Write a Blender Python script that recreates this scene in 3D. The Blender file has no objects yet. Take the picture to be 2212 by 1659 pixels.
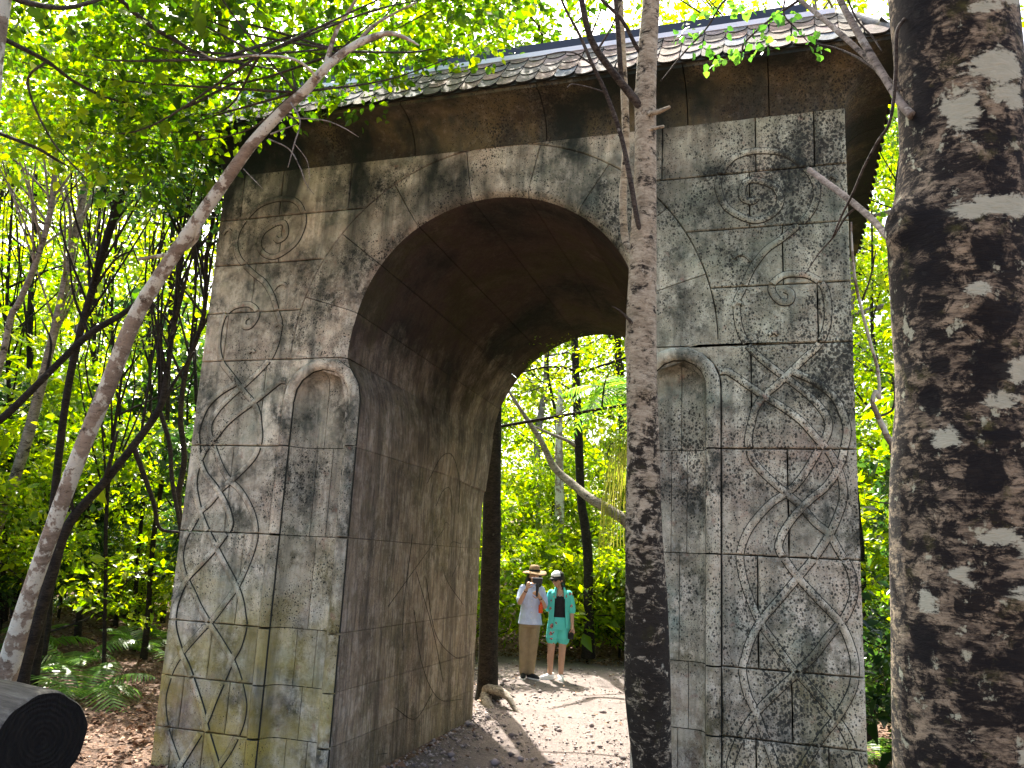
import bpy, bmesh, math, random
import numpy as np
from mathutils import Vector, Matrix

# ------------------------------------------------------------------ camera, sky, sun, exposure
scene = bpy.context.scene
COL = scene.collection
CAM = np.array([2.249, -6.0, 1.75])
YAW, PITCH, ROLL = math.radians(-18.612), math.radians(11.855), math.radians(2.882)
FPX = 1813.66                    # focal length for a picture 2212 wide
def _axes():
    cy, sy, cp, sp = math.cos(YAW), math.sin(YAW), math.cos(PITCH), math.sin(PITCH)
    f = np.array([sy*cp, cy*cp, sp]); r = np.array([cy, -sy, 0.0]); u = np.cross(r, f)
    c, s = math.cos(ROLL), math.sin(ROLL)
    return c*r+s*u, -s*r+c*u, f
RGT, UPV, FWD = _axes()
cam_d = bpy.data.cameras.new('camera'); cam = bpy.data.objects.new('camera', cam_d); COL.objects.link(cam)
cam_d.sensor_width = 36; cam_d.lens = FPX/2212*36; cam_d.clip_end = 500; cam_d.clip_start = 0.05
cam.matrix_world = Matrix(((RGT[0], UPV[0], -FWD[0], CAM[0]), (RGT[1], UPV[1], -FWD[1], CAM[1]), (RGT[2], UPV[2], -FWD[2], CAM[2]), (0, 0, 0, 1)))
scene.camera = cam

SUN = np.array([-0.30, 0.46, 0.83]); SUN = SUN/np.linalg.norm(SUN)
world = bpy.data.worlds.new('World'); scene.world = world; world.use_nodes = True
wn = world.node_tree.nodes; wl = world.node_tree.links
sky = wn.new('ShaderNodeTexSky'); sky.sky_type = 'NISHITA'; sky.sun_disc = False
sky.sun_elevation = math.asin(SUN[2]); sky.sun_rotation = math.atan2(SUN[0], SUN[1])
sky.dust_density = 6.0; sky.ozone_density = 0.6
wn['Background'].inputs['Strength'].default_value = 0.15
wl.new(sky.outputs[0], wn['Background'].inputs['Color'])
sun_d = bpy.data.lights.new('sun', 'SUN'); sun = bpy.data.objects.new('sun', sun_d); COL.objects.link(sun)
sun_d.energy = 4.5; sun_d.angle = math.radians(0.6); sun_d.color = (1.0, 0.94, 0.84)
sun.rotation_euler = Vector(SUN).to_track_quat('Z', 'Y').to_euler(); sun.location = (-8, 4, 20)
vs = scene.view_settings
vs.view_transform = 'Standard'; vs.look = 'None'; vs.gamma = 1; vs.use_curve_mapping = False
vs.exposure = 2.15
scene.render.engine = 'CYCLES'
cy = scene.cycles
cy.max_bounces = 7; cy.diffuse_bounces = 4; cy.glossy_bounces = 2; cy.transmission_bounces = 4; cy.transparent_max_bounces = 4
cy.use_denoising = True; cy.sample_clamp_indirect = 6

# ------------------------------------------------------------------ helpers
rng = np.random.default_rng(7)
def at(px, py, d):
    """world point seen at (px,py) of a 2212x1659 picture, d metres along the view"""
    return CAM + d*(FWD + RGT*(px-1106)/FPX - UPV*(py-829.5)/FPX)
def px2m(w, d): return w*d/FPX
def onz(px, py, z=0.0):
    d = FWD + RGT*(px-1106)/FPX - UPV*(py-829.5)/FPX
    return CAM + d*(z-CAM[2])/d[2]

def setp(o, label=None, cat=None, group=None, kind=None):
    if label: o['label'] = label
    if cat: o['category'] = cat
    if group: o['group'] = group
    if kind: o['kind'] = kind
    return o
def thing(name, label, cat, loc=(0, 0, 0), rotz=0.0, group=None):
    o = bpy.data.objects.new(name, None); COL.objects.link(o); o.empty_display_size = 0.2
    o.location = loc; o.rotation_euler = (0, 0, rotz)
    return setp(o, label, cat, group)
def child(o, parent):
    """parent an object whose mesh is given in world space"""
    o.parent = parent
    m = Matrix.LocRotScale(parent.location, parent.rotation_euler, parent.scale)
    if parent.parent is not None:
        q = parent.parent
        m = Matrix.LocRotScale(q.location, q.rotation_euler, q.scale) @ parent.matrix_parent_inverse @ m
    o.matrix_parent_inverse = m.inverted()
    return o
def obj(name, me, mat=None, parent=None, local=False):
    o = bpy.data.objects.new(name, me); COL.objects.link(o)
    if mat is not None and not me.materials: me.materials.append(mat)
    if parent is not None:
        if local: o.parent = parent
        else: child(o, parent)
    return o
def mesh_np(name, V, F, smooth=True, mi=None):
    """V (n,3); F (m,k) uniform faces or list"""
    me = bpy.data.meshes.new(name)
    if isinstance(F, np.ndarray):
        V = np.asarray(V, np.float32); m, k = F.shape
        me.vertices.add(len(V)); me.vertices.foreach_set('co', V.ravel())
        me.loops.add(m*k); me.loops.foreach_set('vertex_index', F.astype(np.int32).ravel())
        me.polygons.add(m); me.polygons.foreach_set('loop_start', np.arange(0, m*k, k, dtype=np.int32))
        me.polygons.foreach_set('loop_total', np.full(m, k, np.int32))
    else:
        me.from_pydata([tuple(map(float, v)) for v in V], [], F)
    me.update(calc_edges=True)
    if smooth: me.polygons.foreach_set('use_smooth', np.ones(len(me.polygons), bool))
    if mi is not None: me.polygons.foreach_set('material_index', np.asarray(mi, np.int32))
    return me
class MB:
    def __init__(s): s.V = []; s.F = []; s.n = 0
    def add(s, V, F):
        V = np.asarray(V, float); s.V.append(V); s.F += [tuple(int(i)+s.n for i in f) for f in F]; s.n += len(V); return s
    def box(s, c, d):
        c = np.array(c, float); d = np.array(d, float)/2
        V = [c+d*np.array(q) for q in ((-1,-1,-1),(1,-1,-1),(1,1,-1),(-1,1,-1),(-1,-1,1),(1,-1,1),(1,1,1),(-1,1,1))]
        return s.add(V, [(0,3,2,1),(4,5,6,7),(0,1,5,4),(1,2,6,5),(2,3,7,6),(3,0,4,7)])
    def mesh(s, name, smooth=True): return mesh_np(name, np.concatenate(s.V), s.F, smooth)

def catmull(P, n):
    """resample control points P (k,d) to n points along a Catmull-Rom curve"""
    P = np.asarray(P, float); k = len(P)
    Q = np.vstack([2*P[0]-P[1], P, 2*P[-1]-P[-2]])
    t = np.linspace(0, k-1, n); i = np.minimum(t.astype(int), k-2); f = (t-i)[:, None]
    p0, p1, p2, p3 = Q[i], Q[i+1], Q[i+2], Q[i+3]
    return 0.5*((2*p1)+(-p0+p2)*f+(2*p0-5*p1+4*p2-p3)*f*f+(-p0+3*p1-3*p2+p3)*f**3)
def wob(P, seed, freqs=(3, 7, 15), amp=(1, .5, .25)):
    """cheap smooth noise in [-1,1] for points P (...,3)"""
    r = np.random.default_rng(seed); out = 0.0; tot = 0.0
    for f, a in zip(freqs, amp):
        for _ in range(3):
            k = r.normal(size=3); k = k/np.linalg.norm(k)*f*r.uniform(.7, 1.3)
            out = out + a/3*np.sin(P@k+r.uniform(0, 6.28)); tot += a/3
    return out/tot*1.6
def frames(C):
    T = np.gradient(C, axis=0); T /= np.linalg.norm(T, axis=1)[:, None]+1e-9
    a = np.array([0, 0, 1.0]) if abs(T[0][2]) < .9 else np.array([1.0, 0, 0])
    n = np.cross(T[0], a); n /= np.linalg.norm(n); N = [n]
    for i in range(1, len(C)):
        n = N[-1]-T[i]*(N[-1]@T[i]); N.append(n/(np.linalg.norm(n)+1e-9))
    N = np.array(N); return T, N, np.cross(T, N)
def tube(C, R, sides=8, cap=True, ry=None, amp=0.0, seed=0, freqs=(3, 7, 15)):
    """verts, faces of a tube along C (n,3) with radii R"""
    C = np.asarray(C, float); n = len(C); R = np.broadcast_to(np.asarray(R, float), (n,))
    RY = R if ry is None else np.broadcast_to(np.asarray(ry, float), (n,))
    T, N, B = frames(C)
    a = np.linspace(0, 2*np.pi, sides, endpoint=False)
    D = N[:, None]*np.cos(a)[None, :, None]*R[:, None, None] + B[:, None]*np.sin(a)[None, :, None]*RY[:, None, None]
    V = C[:, None]+D
    if amp: V = V + D*(amp*wob(V, seed, freqs))[..., None]
    V = V.reshape(-1, 3); F = []
    i = np.arange(n-1)[:, None]*sides; j = np.arange(sides)[None]; j2 = (j+1) % sides
    Q = np.stack([i+j, i+j2, i+sides+j2, i+sides+j], -1).reshape(-1, 4)
    F = [tuple(q) for q in Q]
    if cap: F += [tuple(range(sides))[::-1], tuple(range((n-1)*sides, n*sides))]
    return V, F
def branch(pts, r0, r1, sides=6, n=None, amp=.06, seed=0, pw=1.0):
    C = catmull(pts, n or max(6, 5*len(pts)))
    R = r0+(r1-r0)*np.linspace(0, 1, len(C))**pw
    return tube(C, R, sides, True, None, amp, seed, (12, 30))

# ------------------------------------------------------------------ materials
class NT:
    def __init__(s, name):
        s.m = bpy.data.materials.new(name); s.m.use_nodes = True
        s.t = s.m.node_tree; s.n = s.t.nodes; s.l = s.t.links
        s.bsdf = s.n['Principled BSDF']; s.out = s.n['Material Output']
        s.bsdf.inputs['Roughness'].default_value = .85
        s.bsdf.inputs['Specular IOR Level'].default_value = .25
    def node(s, t, **kw):
        x = s.n.new(t)
        for k, v in kw.items(): setattr(x, k, v)
        return x
    def put(s, sock, v):
        if isinstance(v, bpy.types.NodeSocket): s.l.new(v, sock)
        else:
            if isinstance(v, tuple) and len(v) == 3 and sock.type == 'RGBA': v = v+(1,)
            sock.default_value = v
    def pos(s): return s.node('ShaderNodeNewGeometry').outputs['Position']
    def obj(s): return s.node('ShaderNodeTexCoord').outputs['Object']
    def sep(s, v):
        x = s.node('ShaderNodeSeparateXYZ'); s.put(x.inputs[0], v); return x.outputs
    def scaled(s, v, sc, loc=(0, 0, 0), rot=(0, 0, 0)):
        x = s.node('ShaderNodeMapping'); s.put(x.inputs[0], v); x.inputs['Scale'].default_value = sc; x.inputs['Location'].default_value = loc; x.inputs['Rotation'].default_value = rot; return x.outputs[0]
    def noise(s, v, scale, detail=5, rough=.6, dist=0.0):
        x = s.node('ShaderNodeTexNoise'); s.put(x.inputs['Vector'], v); x.inputs['Scale'].default_value = scale
        x.inputs['Detail'].default_value = detail; x.inputs['Roughness'].default_value = rough; x.inputs['Distortion'].default_value = dist
        return x.outputs['Fac']
    def voro(s, v, scale, feat='F1', out='Distance'):
        x = s.node('ShaderNodeTexVoronoi', feature=feat); s.put(x.inputs['Vector'], v); x.inputs['Scale'].default_value = scale
        return x.outputs[out]
    def ramp(s, f, stops, interp='LINEAR'):
        x = s.node('ShaderNodeValToRGB'); x.color_ramp.interpolation = interp; s.put(x.inputs[0], f)
        e = x.color_ramp.elements
        while len(e) < len(stops): e.new(.5)
        for q, (p, c) in zip(e, stops):
            q.position = p; q.color = (c, c, c, 1) if isinstance(c, (int, float)) else tuple(c)+(1,)
        return x.outputs[0]
    def mr(s, v, a, b, c=0.0, d=1.0):
        x = s.node('ShaderNodeMapRange'); s.put(x.inputs[0], v)
        for i, q in zip((1, 2, 3, 4), (a, b, c, d)): x.inputs[i].default_value = q
        return x.outputs[0]
    def math(s, op, a, b=None, clamp=False):
        x = s.node('ShaderNodeMath', operation=op, use_clamp=clamp); s.put(x.inputs[0], a)
        if b is not None: s.put(x.inputs[1], b)
        return x.outputs[0]
    def mix(s, f, a, b, mode='MIX'):
        x = s.node('ShaderNodeMix', data_type='RGBA', blend_type=mode); s.put(x.inputs[0], f); s.put(x.inputs[6], a); s.put(x.inputs[7], b); return x.outputs[2]
    def rand(s): return s.node('ShaderNodeObjectInfo').outputs['Random']
    def island(s): return s.node('ShaderNodeNewGeometry').outputs['Random Per Island']
    def bump(s, h, strength=.5, dist=.01):
        x = s.node('ShaderNodeBump'); s.put(x.inputs['Height'], h); x.inputs['Strength'].default_value = strength; x.inputs['Distance'].default_value = dist
        s.l.new(x.outputs[0], s.bsdf.inputs['Normal'])
    def color(s, c): s.put(s.bsdf.inputs['Base Color'], c)

def plain(name, col, rough=.7, spec=.3, metal=0.0, var=.25, scale=40):
    k = NT(name); p = k.obj(); n = k.noise(p, scale, 4)
    k.color(k.mix(k.ramp(n, [(.3, 0), (.7, 1)]), tuple(c*(1-var) for c in col), tuple(min(1, c*(1+var)) for c in col)))
    k.bsdf.inputs['Roughness'].default_value = rough; k.bsdf.inputs['Specular IOR Level'].default_value = spec; k.bsdf.inputs['Metallic'].default_value = metal
    if rough > .78: k.bump(k.noise(k.scaled(p, (1, 1, .5)), 16, 4, .6), .7, .03)
    return k.m

def stone_mat(name, kind='front'):
    k = NT(name); p = k.pos(); x, y, z = k.sep(p)
    n1 = k.noise(p, 1.1, 6, .62, .3); n2 = k.noise(k.scaled(p, (1, 1, 1), (7, 3, 1)), 3.2, 7, .68); n3 = k.noise(p, 17, 6, .7)
    if kind == 'front': c = k.ramp(n1, [(.30, (.29, .37, .30)), (.42, (.49, .465, .34)), (.55, (.58, .50, .37)), (.7, (.49, .37, .28))])
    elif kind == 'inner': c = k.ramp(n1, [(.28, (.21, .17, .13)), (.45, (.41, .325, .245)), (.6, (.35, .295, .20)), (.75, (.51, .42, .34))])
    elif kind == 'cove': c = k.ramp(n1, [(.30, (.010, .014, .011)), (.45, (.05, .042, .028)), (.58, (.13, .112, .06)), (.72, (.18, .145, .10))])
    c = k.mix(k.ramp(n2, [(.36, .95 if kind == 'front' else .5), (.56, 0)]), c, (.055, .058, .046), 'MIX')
    if kind in ('front', 'inner'): c = k.mix(k.ramp(k.noise(k.scaled(p, (1, 1, .8), (6, 6, 2)), 5.5, 9, .75), [(.49, 0), (.60, .85)]), c, (.76, .70, .54) if kind == 'front' else (.55, .47, .385))
    c = k.mix(k.ramp(n3, [(.52, 0), (.78, .65 if kind in ('front', 'inner') else .2)]), c, (.64, .60, .50))
    # grey and green water stains running down
    st = k.noise(k.scaled(p, (5.5, 5.5, .55)), 1.0, 5, .6)
    c = k.mix(k.ramp(st, [(.5, 0), (.68, .75)]), c, (.05, .06, .05) if kind not in ('inner', 'vault') else (.09, .075, .065))
    fine = k.noise(k.scaled(p, (34, 34, 3.2)), 1.0, 5, .7)
    c = k.mix(k.ramp(fine, [(.46, 0), (.66, .75 if kind in ('inner', 'vault') else .22)]), c, (.09, .08, .07))
    if kind == 'front':
        c = k.mix(k.math('MULTIPLY', k.math('MULTIPLY', k.mr(x, -.4, 1.9), k.mr(z, 1.6, 3.6)), .55), c, (.66, .84, .76), 'MULTIPLY')
        # ochre algae low on the piers
        om = k.math('MULTIPLY', k.mr(z, 2.1, .1), k.ramp(k.noise(k.scaled(p, (1, 1, 1), (2, 9, 4)), 2.3, 5), [(.38, 0), (.6, 1)]))
        om = k.math('MULTIPLY', om, k.mr(x, 1.2, -1.6, .35, 1.0))
        c = k.mix(k.math('MULTIPLY', om, .9), c, (.47, .37, .10))
        # rusty pink flecks
        c = k.mix(k.ramp(k.noise(k.scaled(p, (1, 1, 1), (5, 1, 8)), 9, 5), [(.62, 0), (.72, .5)]), c, (.33, .17, .12))
    if kind == 'inner':
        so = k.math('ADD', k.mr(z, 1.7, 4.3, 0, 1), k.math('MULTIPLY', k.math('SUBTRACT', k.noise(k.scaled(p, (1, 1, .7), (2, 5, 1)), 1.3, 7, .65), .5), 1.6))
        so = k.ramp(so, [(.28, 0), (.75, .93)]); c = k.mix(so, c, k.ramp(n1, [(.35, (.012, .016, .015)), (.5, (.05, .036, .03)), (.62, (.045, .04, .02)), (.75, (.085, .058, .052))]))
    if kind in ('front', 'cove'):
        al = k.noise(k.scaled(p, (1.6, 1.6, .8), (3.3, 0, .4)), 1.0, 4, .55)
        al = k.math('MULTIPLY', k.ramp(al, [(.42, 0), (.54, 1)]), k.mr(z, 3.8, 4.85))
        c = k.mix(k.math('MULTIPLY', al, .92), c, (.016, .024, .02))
    # black lichen spots
    sp = k.voro(k.scaled(p, (1, 1, .8)), 40); spm = k.math('ADD', k.math('MULTIPLY', k.noise(k.scaled(p, (1, 1, 1), (1, 2, 3)), 1.3, 7, .72), .75), k.mr(x, -2.7, 2.7, .09, .17))
    rad = k.mr(spm, .38, .68, .02, .54)
    s1 = k.math('LESS_THAN', k.math('ADD', sp, k.math('MULTIPLY', n3, .25)), k.math('ADD', rad, .10))
    sp2 = k.voro(k.scaled(p, (1, 1, .85), (4, 4, 4)), 85)
    s2 = k.math('LESS_THAN', k.math('ADD', sp2, k.math('MULTIPLY', n3, .3)), k.mr(spm, .34, .64, .14, .66))
    both = k.math('MAXIMUM', s1, k.math('MULTIPLY', s2, .75))
    if kind in ('inner', 'vault'): both = k.math('MULTIPLY', both, .35)
    c = k.mix(k.math('MULTIPLY', both, .86), c, (.022, .025, .022))
    v = k.mr(k.rand(), 0, 1, .80, 1.16)
    hs = k.node('ShaderNodeHueSaturation'); k.put(hs.inputs['Value'], v); k.put(hs.inputs['Color'], c); hs.inputs['Saturation'].default_value = 1.05
    k.color(hs.outputs[0]); k.bsdf.inputs['Roughness'].default_value = .92; k.bsdf.inputs['Specular IOR Level'].default_value = .15
    h = k.math('ADD', k.noise(p, 70, 5, .7), k.math('MULTIPLY', k.noise(p, 9, 5, .6), 2.0))
    if kind == 'inner': h = k.math('ADD', h, k.math('MULTIPLY', fine, 1.5))
    k.bump(k.math('SUBTRACT', h, k.math('MULTIPLY', both, .4)), .8, .016)
    return k.m

def bark_mat(name, dark, mid, pale, lichen, lich_amt=.5, dark_amt=.5, hs=1.0, moss=0.0, zlow=None, marks=False):
    k = NT(name); p = k.pos(); q = k.scaled(p, (4, 4, 13)); x, y, z = k.sep(p)
    n = k.noise(q, 1.6*hs, 9, .75, .5); w = k.noise(k.scaled(p, (1, 1, 1.6), (9, 2, 5)), 2.2*hs, 8, .7, .3)
    c = k.ramp(k.math('ADD', k.math('MULTIPLY', n, .6), k.math('MULTIPLY', w, .4)), [(.34, dark), (.46, mid), (.56, pale), (.66, tuple(min(1, v*1.25) for v in pale))])
    b = k.noise(k.scaled(p, (1, 1, 1.25), (3, 1, 2)), 4.2*hs, 10, .74, .6)
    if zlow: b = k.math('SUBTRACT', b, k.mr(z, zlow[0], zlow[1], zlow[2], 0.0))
    b = k.math('ADD', b, k.math('MULTIPLY', k.math('SUBTRACT', n, .5), .35))
    c = k.mix(k.ramp(b, [(.25+.28*dark_amt, .96), (.34+.28*dark_amt, 0)]), c, tuple(v*.6 for v in dark))
    l = k.noise(k.scaled(p, (1, 1, .9), (8, 4, 6)), 5.5*hs, 7, .65)
    c = k.mix(k.ramp(l, [(.70-.22*lich_amt, 0), (.745-.22*lich_amt, .88)]), c, k.mix(n, tuple(v*.8 for v in lichen), lichen))
    sp = k.voro(k.scaled(p, (1, 1, 2.2)), 26*hs)
    c = k.mix(k.math('MULTIPLY', k.ramp(sp, [(.10, 1), (.2, 0)]), .7), c, tuple(v*.5 for v in dark))
    if moss:
        m = k.noise(k.scaled(p, (1, 1, 1), (1, 6, 2)), 3.0*hs, 7, .7)
        c = k.mix(k.ramp(m, [(.56, 0), (.72, moss)]), c, (.075, .075, .018))
    if marks:
        nz = k.math('ADD', k.math('MULTIPLY', k.math('SUBTRACT', k.noise(k.scaled(p, (1, 1, 1.5), (2, 7, 3)), 11, 9, .72, .8), .5), 3.2), k.math('MULTIPLY', k.math('SUBTRACT', n, .5), 1.6))
        for an, col, hi in (('pale', k.mix(n, (.36, .38, .27), (.66, .67, .52)), .9), ('soot', (.006, .006, .0065), .97)):
            at_ = k.node('ShaderNodeAttribute', attribute_name=an); c = k.mix(k.ramp(k.math('ADD', at_.outputs['Fac'], k.math('MULTIPLY', nz, .62)), [(.50, 0), (.66, hi)]), c, col)
    k.color(c); k.bsdf.inputs['Roughness'].default_value = .88
    f = k.noise(k.scaled(p, (9, 9, 40)), 2.0*hs, 7, .78)
    k.bump(k.math('ADD', f, k.math('MULTIPLY', n, 1.6)), .8, .014)
    return k.m

def leaf_mat(name, dark, mid, yellow, trans=.5, gloss=.35):
    k = NT(name); f = k.island(); p = k.pos()
    big = k.noise(p, .9, 3)
    f2 = k.math('ADD', k.math('MULTIPLY', f, .7), k.math('MULTIPLY', k.mr(big, .3, .7), .3))
    c = k.ramp(f2, [(.05, tuple(v*.6 for v in dark)), (.45, mid), (.88, yellow), (1.0, tuple(min(1, v*1.3) for v in yellow))])
    k.color(c); k.bsdf.inputs['Roughness'].default_value = gloss; k.bsdf.inputs['Specular IOR Level'].default_value = .4
    tr = k.node('ShaderNodeBsdfTranslucent')
    hs = k.node('ShaderNodeHueSaturation'); k.put(hs.inputs['Color'], c); hs.inputs['Hue'].default_value = .495; hs.inputs['Saturation'].default_value = 1.1; hs.inputs['Value'].default_value = 2.3
    k.l.new(hs.outputs[0], tr.inputs['Color'])
    mx = k.node('ShaderNodeMixShader'); mx.inputs[0].default_value = trans
    k.l.new(k.bsdf.outputs[0], mx.inputs[1]); k.l.new(tr.outputs[0], mx.inputs[2]); k.l.new(mx.outputs[0], k.out.inputs['Surface'])
    return k.m

M = {}
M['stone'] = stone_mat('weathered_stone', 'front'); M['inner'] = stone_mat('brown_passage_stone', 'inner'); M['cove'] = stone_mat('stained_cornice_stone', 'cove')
M['dirt_shade'] = plain('crevice_dirt_shade', (.035, .036, .028), .95, .1)  # dirt in joints and grooves, and shade painted into creases and edges
k = NT('roof_tile_stone'); p = k.pos(); a = k.noise(p, 6, 6, .7); b = k.rand()
c = k.ramp(b, [(0, (.13, .135, .12)), (.35, (.24, .185, .13)), (.6, (.30, .20, .15)), (.8, (.17, .20, .22)), (1, (.26, .22, .17))])
c = k.mix(k.ramp(a, [(.38, .8), (.6, 0)]), c, (.06, .058, .04)); c = k.mix(k.ramp(k.noise(p, 30, 5), [(.55, 0), (.7, .5)]), c, (.42, .37, .30))
c = k.mix(k.ramp(k.noise(p, 14, 5), [(.6, 0), (.68, .6)]), c, (.12, .11, .02))
k.color(c); k.bump(k.noise(p, 60, 5, .7), .6, .008); M['tile'] = k.m
k.bsdf.inputs['Roughness'].default_value = .9; M['flash'] = plain('painted_metal_white', (.78, .80, .82), .35, .5, 0, .05, 8); M['flash2'] = plain('painted_metal_slate', (.014, .018, .032), .4, .5, 0, .15, 8)
M['bark_big'] = bark_mat('sooty_beech_bark', (.010, .009, .009), (.105, .085, .060), (.33, .27, .18), (.54, .56, .40), .42, .80, 3.2, .8, None, True)
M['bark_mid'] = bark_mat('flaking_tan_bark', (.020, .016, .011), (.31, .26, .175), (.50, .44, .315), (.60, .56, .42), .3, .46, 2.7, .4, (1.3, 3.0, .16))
M['bark_low'] = M['bark_mid']
M['bark_lean'] = bark_mat('brown_bark_white_patches', (.07, .053, .038), (.235, .185, .135), (.34, .275, .205), (.74, .73, .60), 1.0, .25, 1.3, .25)
M['bark_dark'] = bark_mat('dark_wet_bark', (.003, .003, .0025), (.010, .0085, .007), (.03, .025, .019), (.12, .12, .09), .25, .3, 3)
M['bark_pale'] = bark_mat('pale_grey_bark', (.03, .026, .022), (.18, .155, .125), (.32, .28, .235), (.48, .46, .39), .4, .42, 2.4)
M['twig'] = bark_mat('twig_bark', (.010, .008, .006), (.04, .032, .025), (.10, .085, .068), (.3, .3, .26), .25, .35, 5)
M['leaf_near'] = leaf_mat('beech_leaves', (.016, .045, .006), (.058, .135, .012), (.18, .25, .012), .5)
M['leaf_yel'] = leaf_mat('yellow_green_leaves', (.035, .085, .008), (.13, .225, .014), (.31, .35, .018), .56)
M['leaf_dark'] = leaf_mat('dark_glossy_leaves', (.008, .026, .008), (.022, .06, .014), (.06, .12, .02), .38, .3)
M['leaf_far'] = leaf_mat('sunlit_far_leaves', (.045, .10, .008), (.16, .25, .014), (.34, .37, .03), .6, .5)
M['leaf_hang'] = leaf_mat('fresh_hanging_leaves', (.04, .12, .02), (.06, .17, .025), (.10, .20, .03), .5); M['fern'] = leaf_mat('fern_green', (.03, .08, .016), (.08, .18, .03), (.18, .27, .04), .45)

# ------------------------------------------------------------------ the setting: forest floor and path
def path_half(y):   # (left, right) edge of the trodden path
    l = np.interp(y, [-9, -4, -.5, .4, 3.2, 4.2, 6.5, 9.5, 11, 14], [-1.4, -1.5, -1.25, -.98, -1.15, -1.6, -2.6, -3.6, -4.6, -8])
    r = np.interp(y, [-9, -4, -.5, .4, 3.2, 4.2, 6.5, 9.5, 11, 14], [3.2, 2.6, 1.4, 1.0, 1.2, 1.8, 2.6, 3.0, 1.0, -4])
    return l, r
def floor_h(x, y):
    P = np.stack([x, y, 0*x], -1)
    l, r = path_half(y); d = np.maximum(np.maximum(l-x, x-r), 0); d = np.where(y > 10.2, np.maximum(d, y-10.2), d)
    h = .045*wob(P, 3, (.7, 1.7, 4), (1, .7, .4))*np.clip(d, 0, 1) + .20*np.clip((d-.3)/2.5, 0, 1)*(.6+.5*wob(P, 5, (.35, .8, 1.5)))
    far = np.clip((np.hypot(x, y-2)-9)/30, 0, 1); h = h + far*3.2 + .35*np.clip((y-10.4)/1.6, 0, 1)*(d > 0)
    h = h + .5*np.clip((-3.2-x)/5, 0, 1)*np.clip((y+1)/4, 0, 1)
    under = (np.abs(x) < 2.75) & (y > -.1) & (y < 3.7)
    return np.where(under, np.minimum(h, 0.0)-.02, h) - .03*(d <= 0)
def grid_mesh(name, xs, ys, hf, dz=0.0):
    X, Y = np.meshgrid(xs, ys); Z = hf(X.ravel(), Y.ravel()).reshape(X.shape)+dz
    V = np.stack([X, Y, Z], -1).reshape(-1, 3); nx = len(xs)
    i = (np.arange(len(ys)-1)[:, None]*nx+np.arange(nx-1)[None]).ravel()
    return mesh_np(name, V, np.stack([i, i+1, i+nx+1, i+nx], -1))
def warp(n, lim, pw=2.2):
    t = np.linspace(-1, 1, n); return np.sign(t)*np.abs(t)**pw*lim
k = NT('leaf_litter_soil'); p = k.pos(); a = k.noise(p, 3, 7, .7); v = k.voro(p, 26, 'F1', 'Color'); vd = k.voro(p, 26)
c = k.ramp(a, [(.3, (.035, .022, .015)), (.5, (.10, .062, .042)), (.72, (.20, .13, .095))])
c = k.mix(.55, c, k.mix(k.sep(v)[0], (.05, .03, .02), (.26, .16, .11)), 'MIX')
k.color(c); k.bump(k.math('ADD', vd, k.noise(p, 12, 6)), .9, .03); M['litter'] = k.m
k = NT('gravel_path'); p = k.pos(); a = k.noise(p, 1.1, 6, .65); v = k.voro(p, 55, 'F1', 'Color'); vd = k.voro(p, 55); b = k.noise(p, 14, 6)
c = k.ramp(a, [(.3, (.09, .078, .074)), (.5, (.15, .12, .108)), (.7, (.22, .17, .15))])
c = k.mix(.45, c, k.mix(k.sep(v)[0], (.055, .05, .052), (.27, .22, .20)))
c = k.mix(k.ramp(b, [(.58, 0), (.7, .7)]), c, (.11, .085, .07))
k.color(c); k.bump(k.math('ADD', k.math('MULTIPLY', vd, -1), k.noise(p, 60, 4)), .8, .014); M['gravel'] = k.m
setp(obj('forest_floor', grid_mesh('forest_floor', warp(240, 90), 2+warp(260, 90), floor_h), M['litter']), kind='structure')
ys = np.linspace(-9, 10.6, 300); L, Rr = path_half(ys)
ts = np.linspace(0, 1, 46); PX = L[:, None]+(Rr-L)[:, None]*ts[None]; PY = np.broadcast_to(ys[:, None], PX.shape)
PX = PX + .09*wob(np.stack([PX, PY, 0*PX], -1), 31, (1.5, 4, 9))*(2*np.abs(ts-.5))[None]**3*2*np.sign(ts-.5)[None]*np.where(np.abs(PY-1.7) < 2.1, 0, 1)
PZ = .004+.012*wob(np.stack([PX, PY, 0*PX], -1), 32, (1.3, 3.5, 8)) - .035*(2*np.abs(ts-.5))[None]**12
i = (np.arange(299)[:, None]*46+np.arange(45)[None]).ravel()
setp(obj('gravel_path', mesh_np('gravel_path', np.stack([PX, PY, PZ], -1).reshape(-1, 3), np.stack([i, i+1, i+47, i+46], -1)), M['gravel']), kind='structure')

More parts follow.
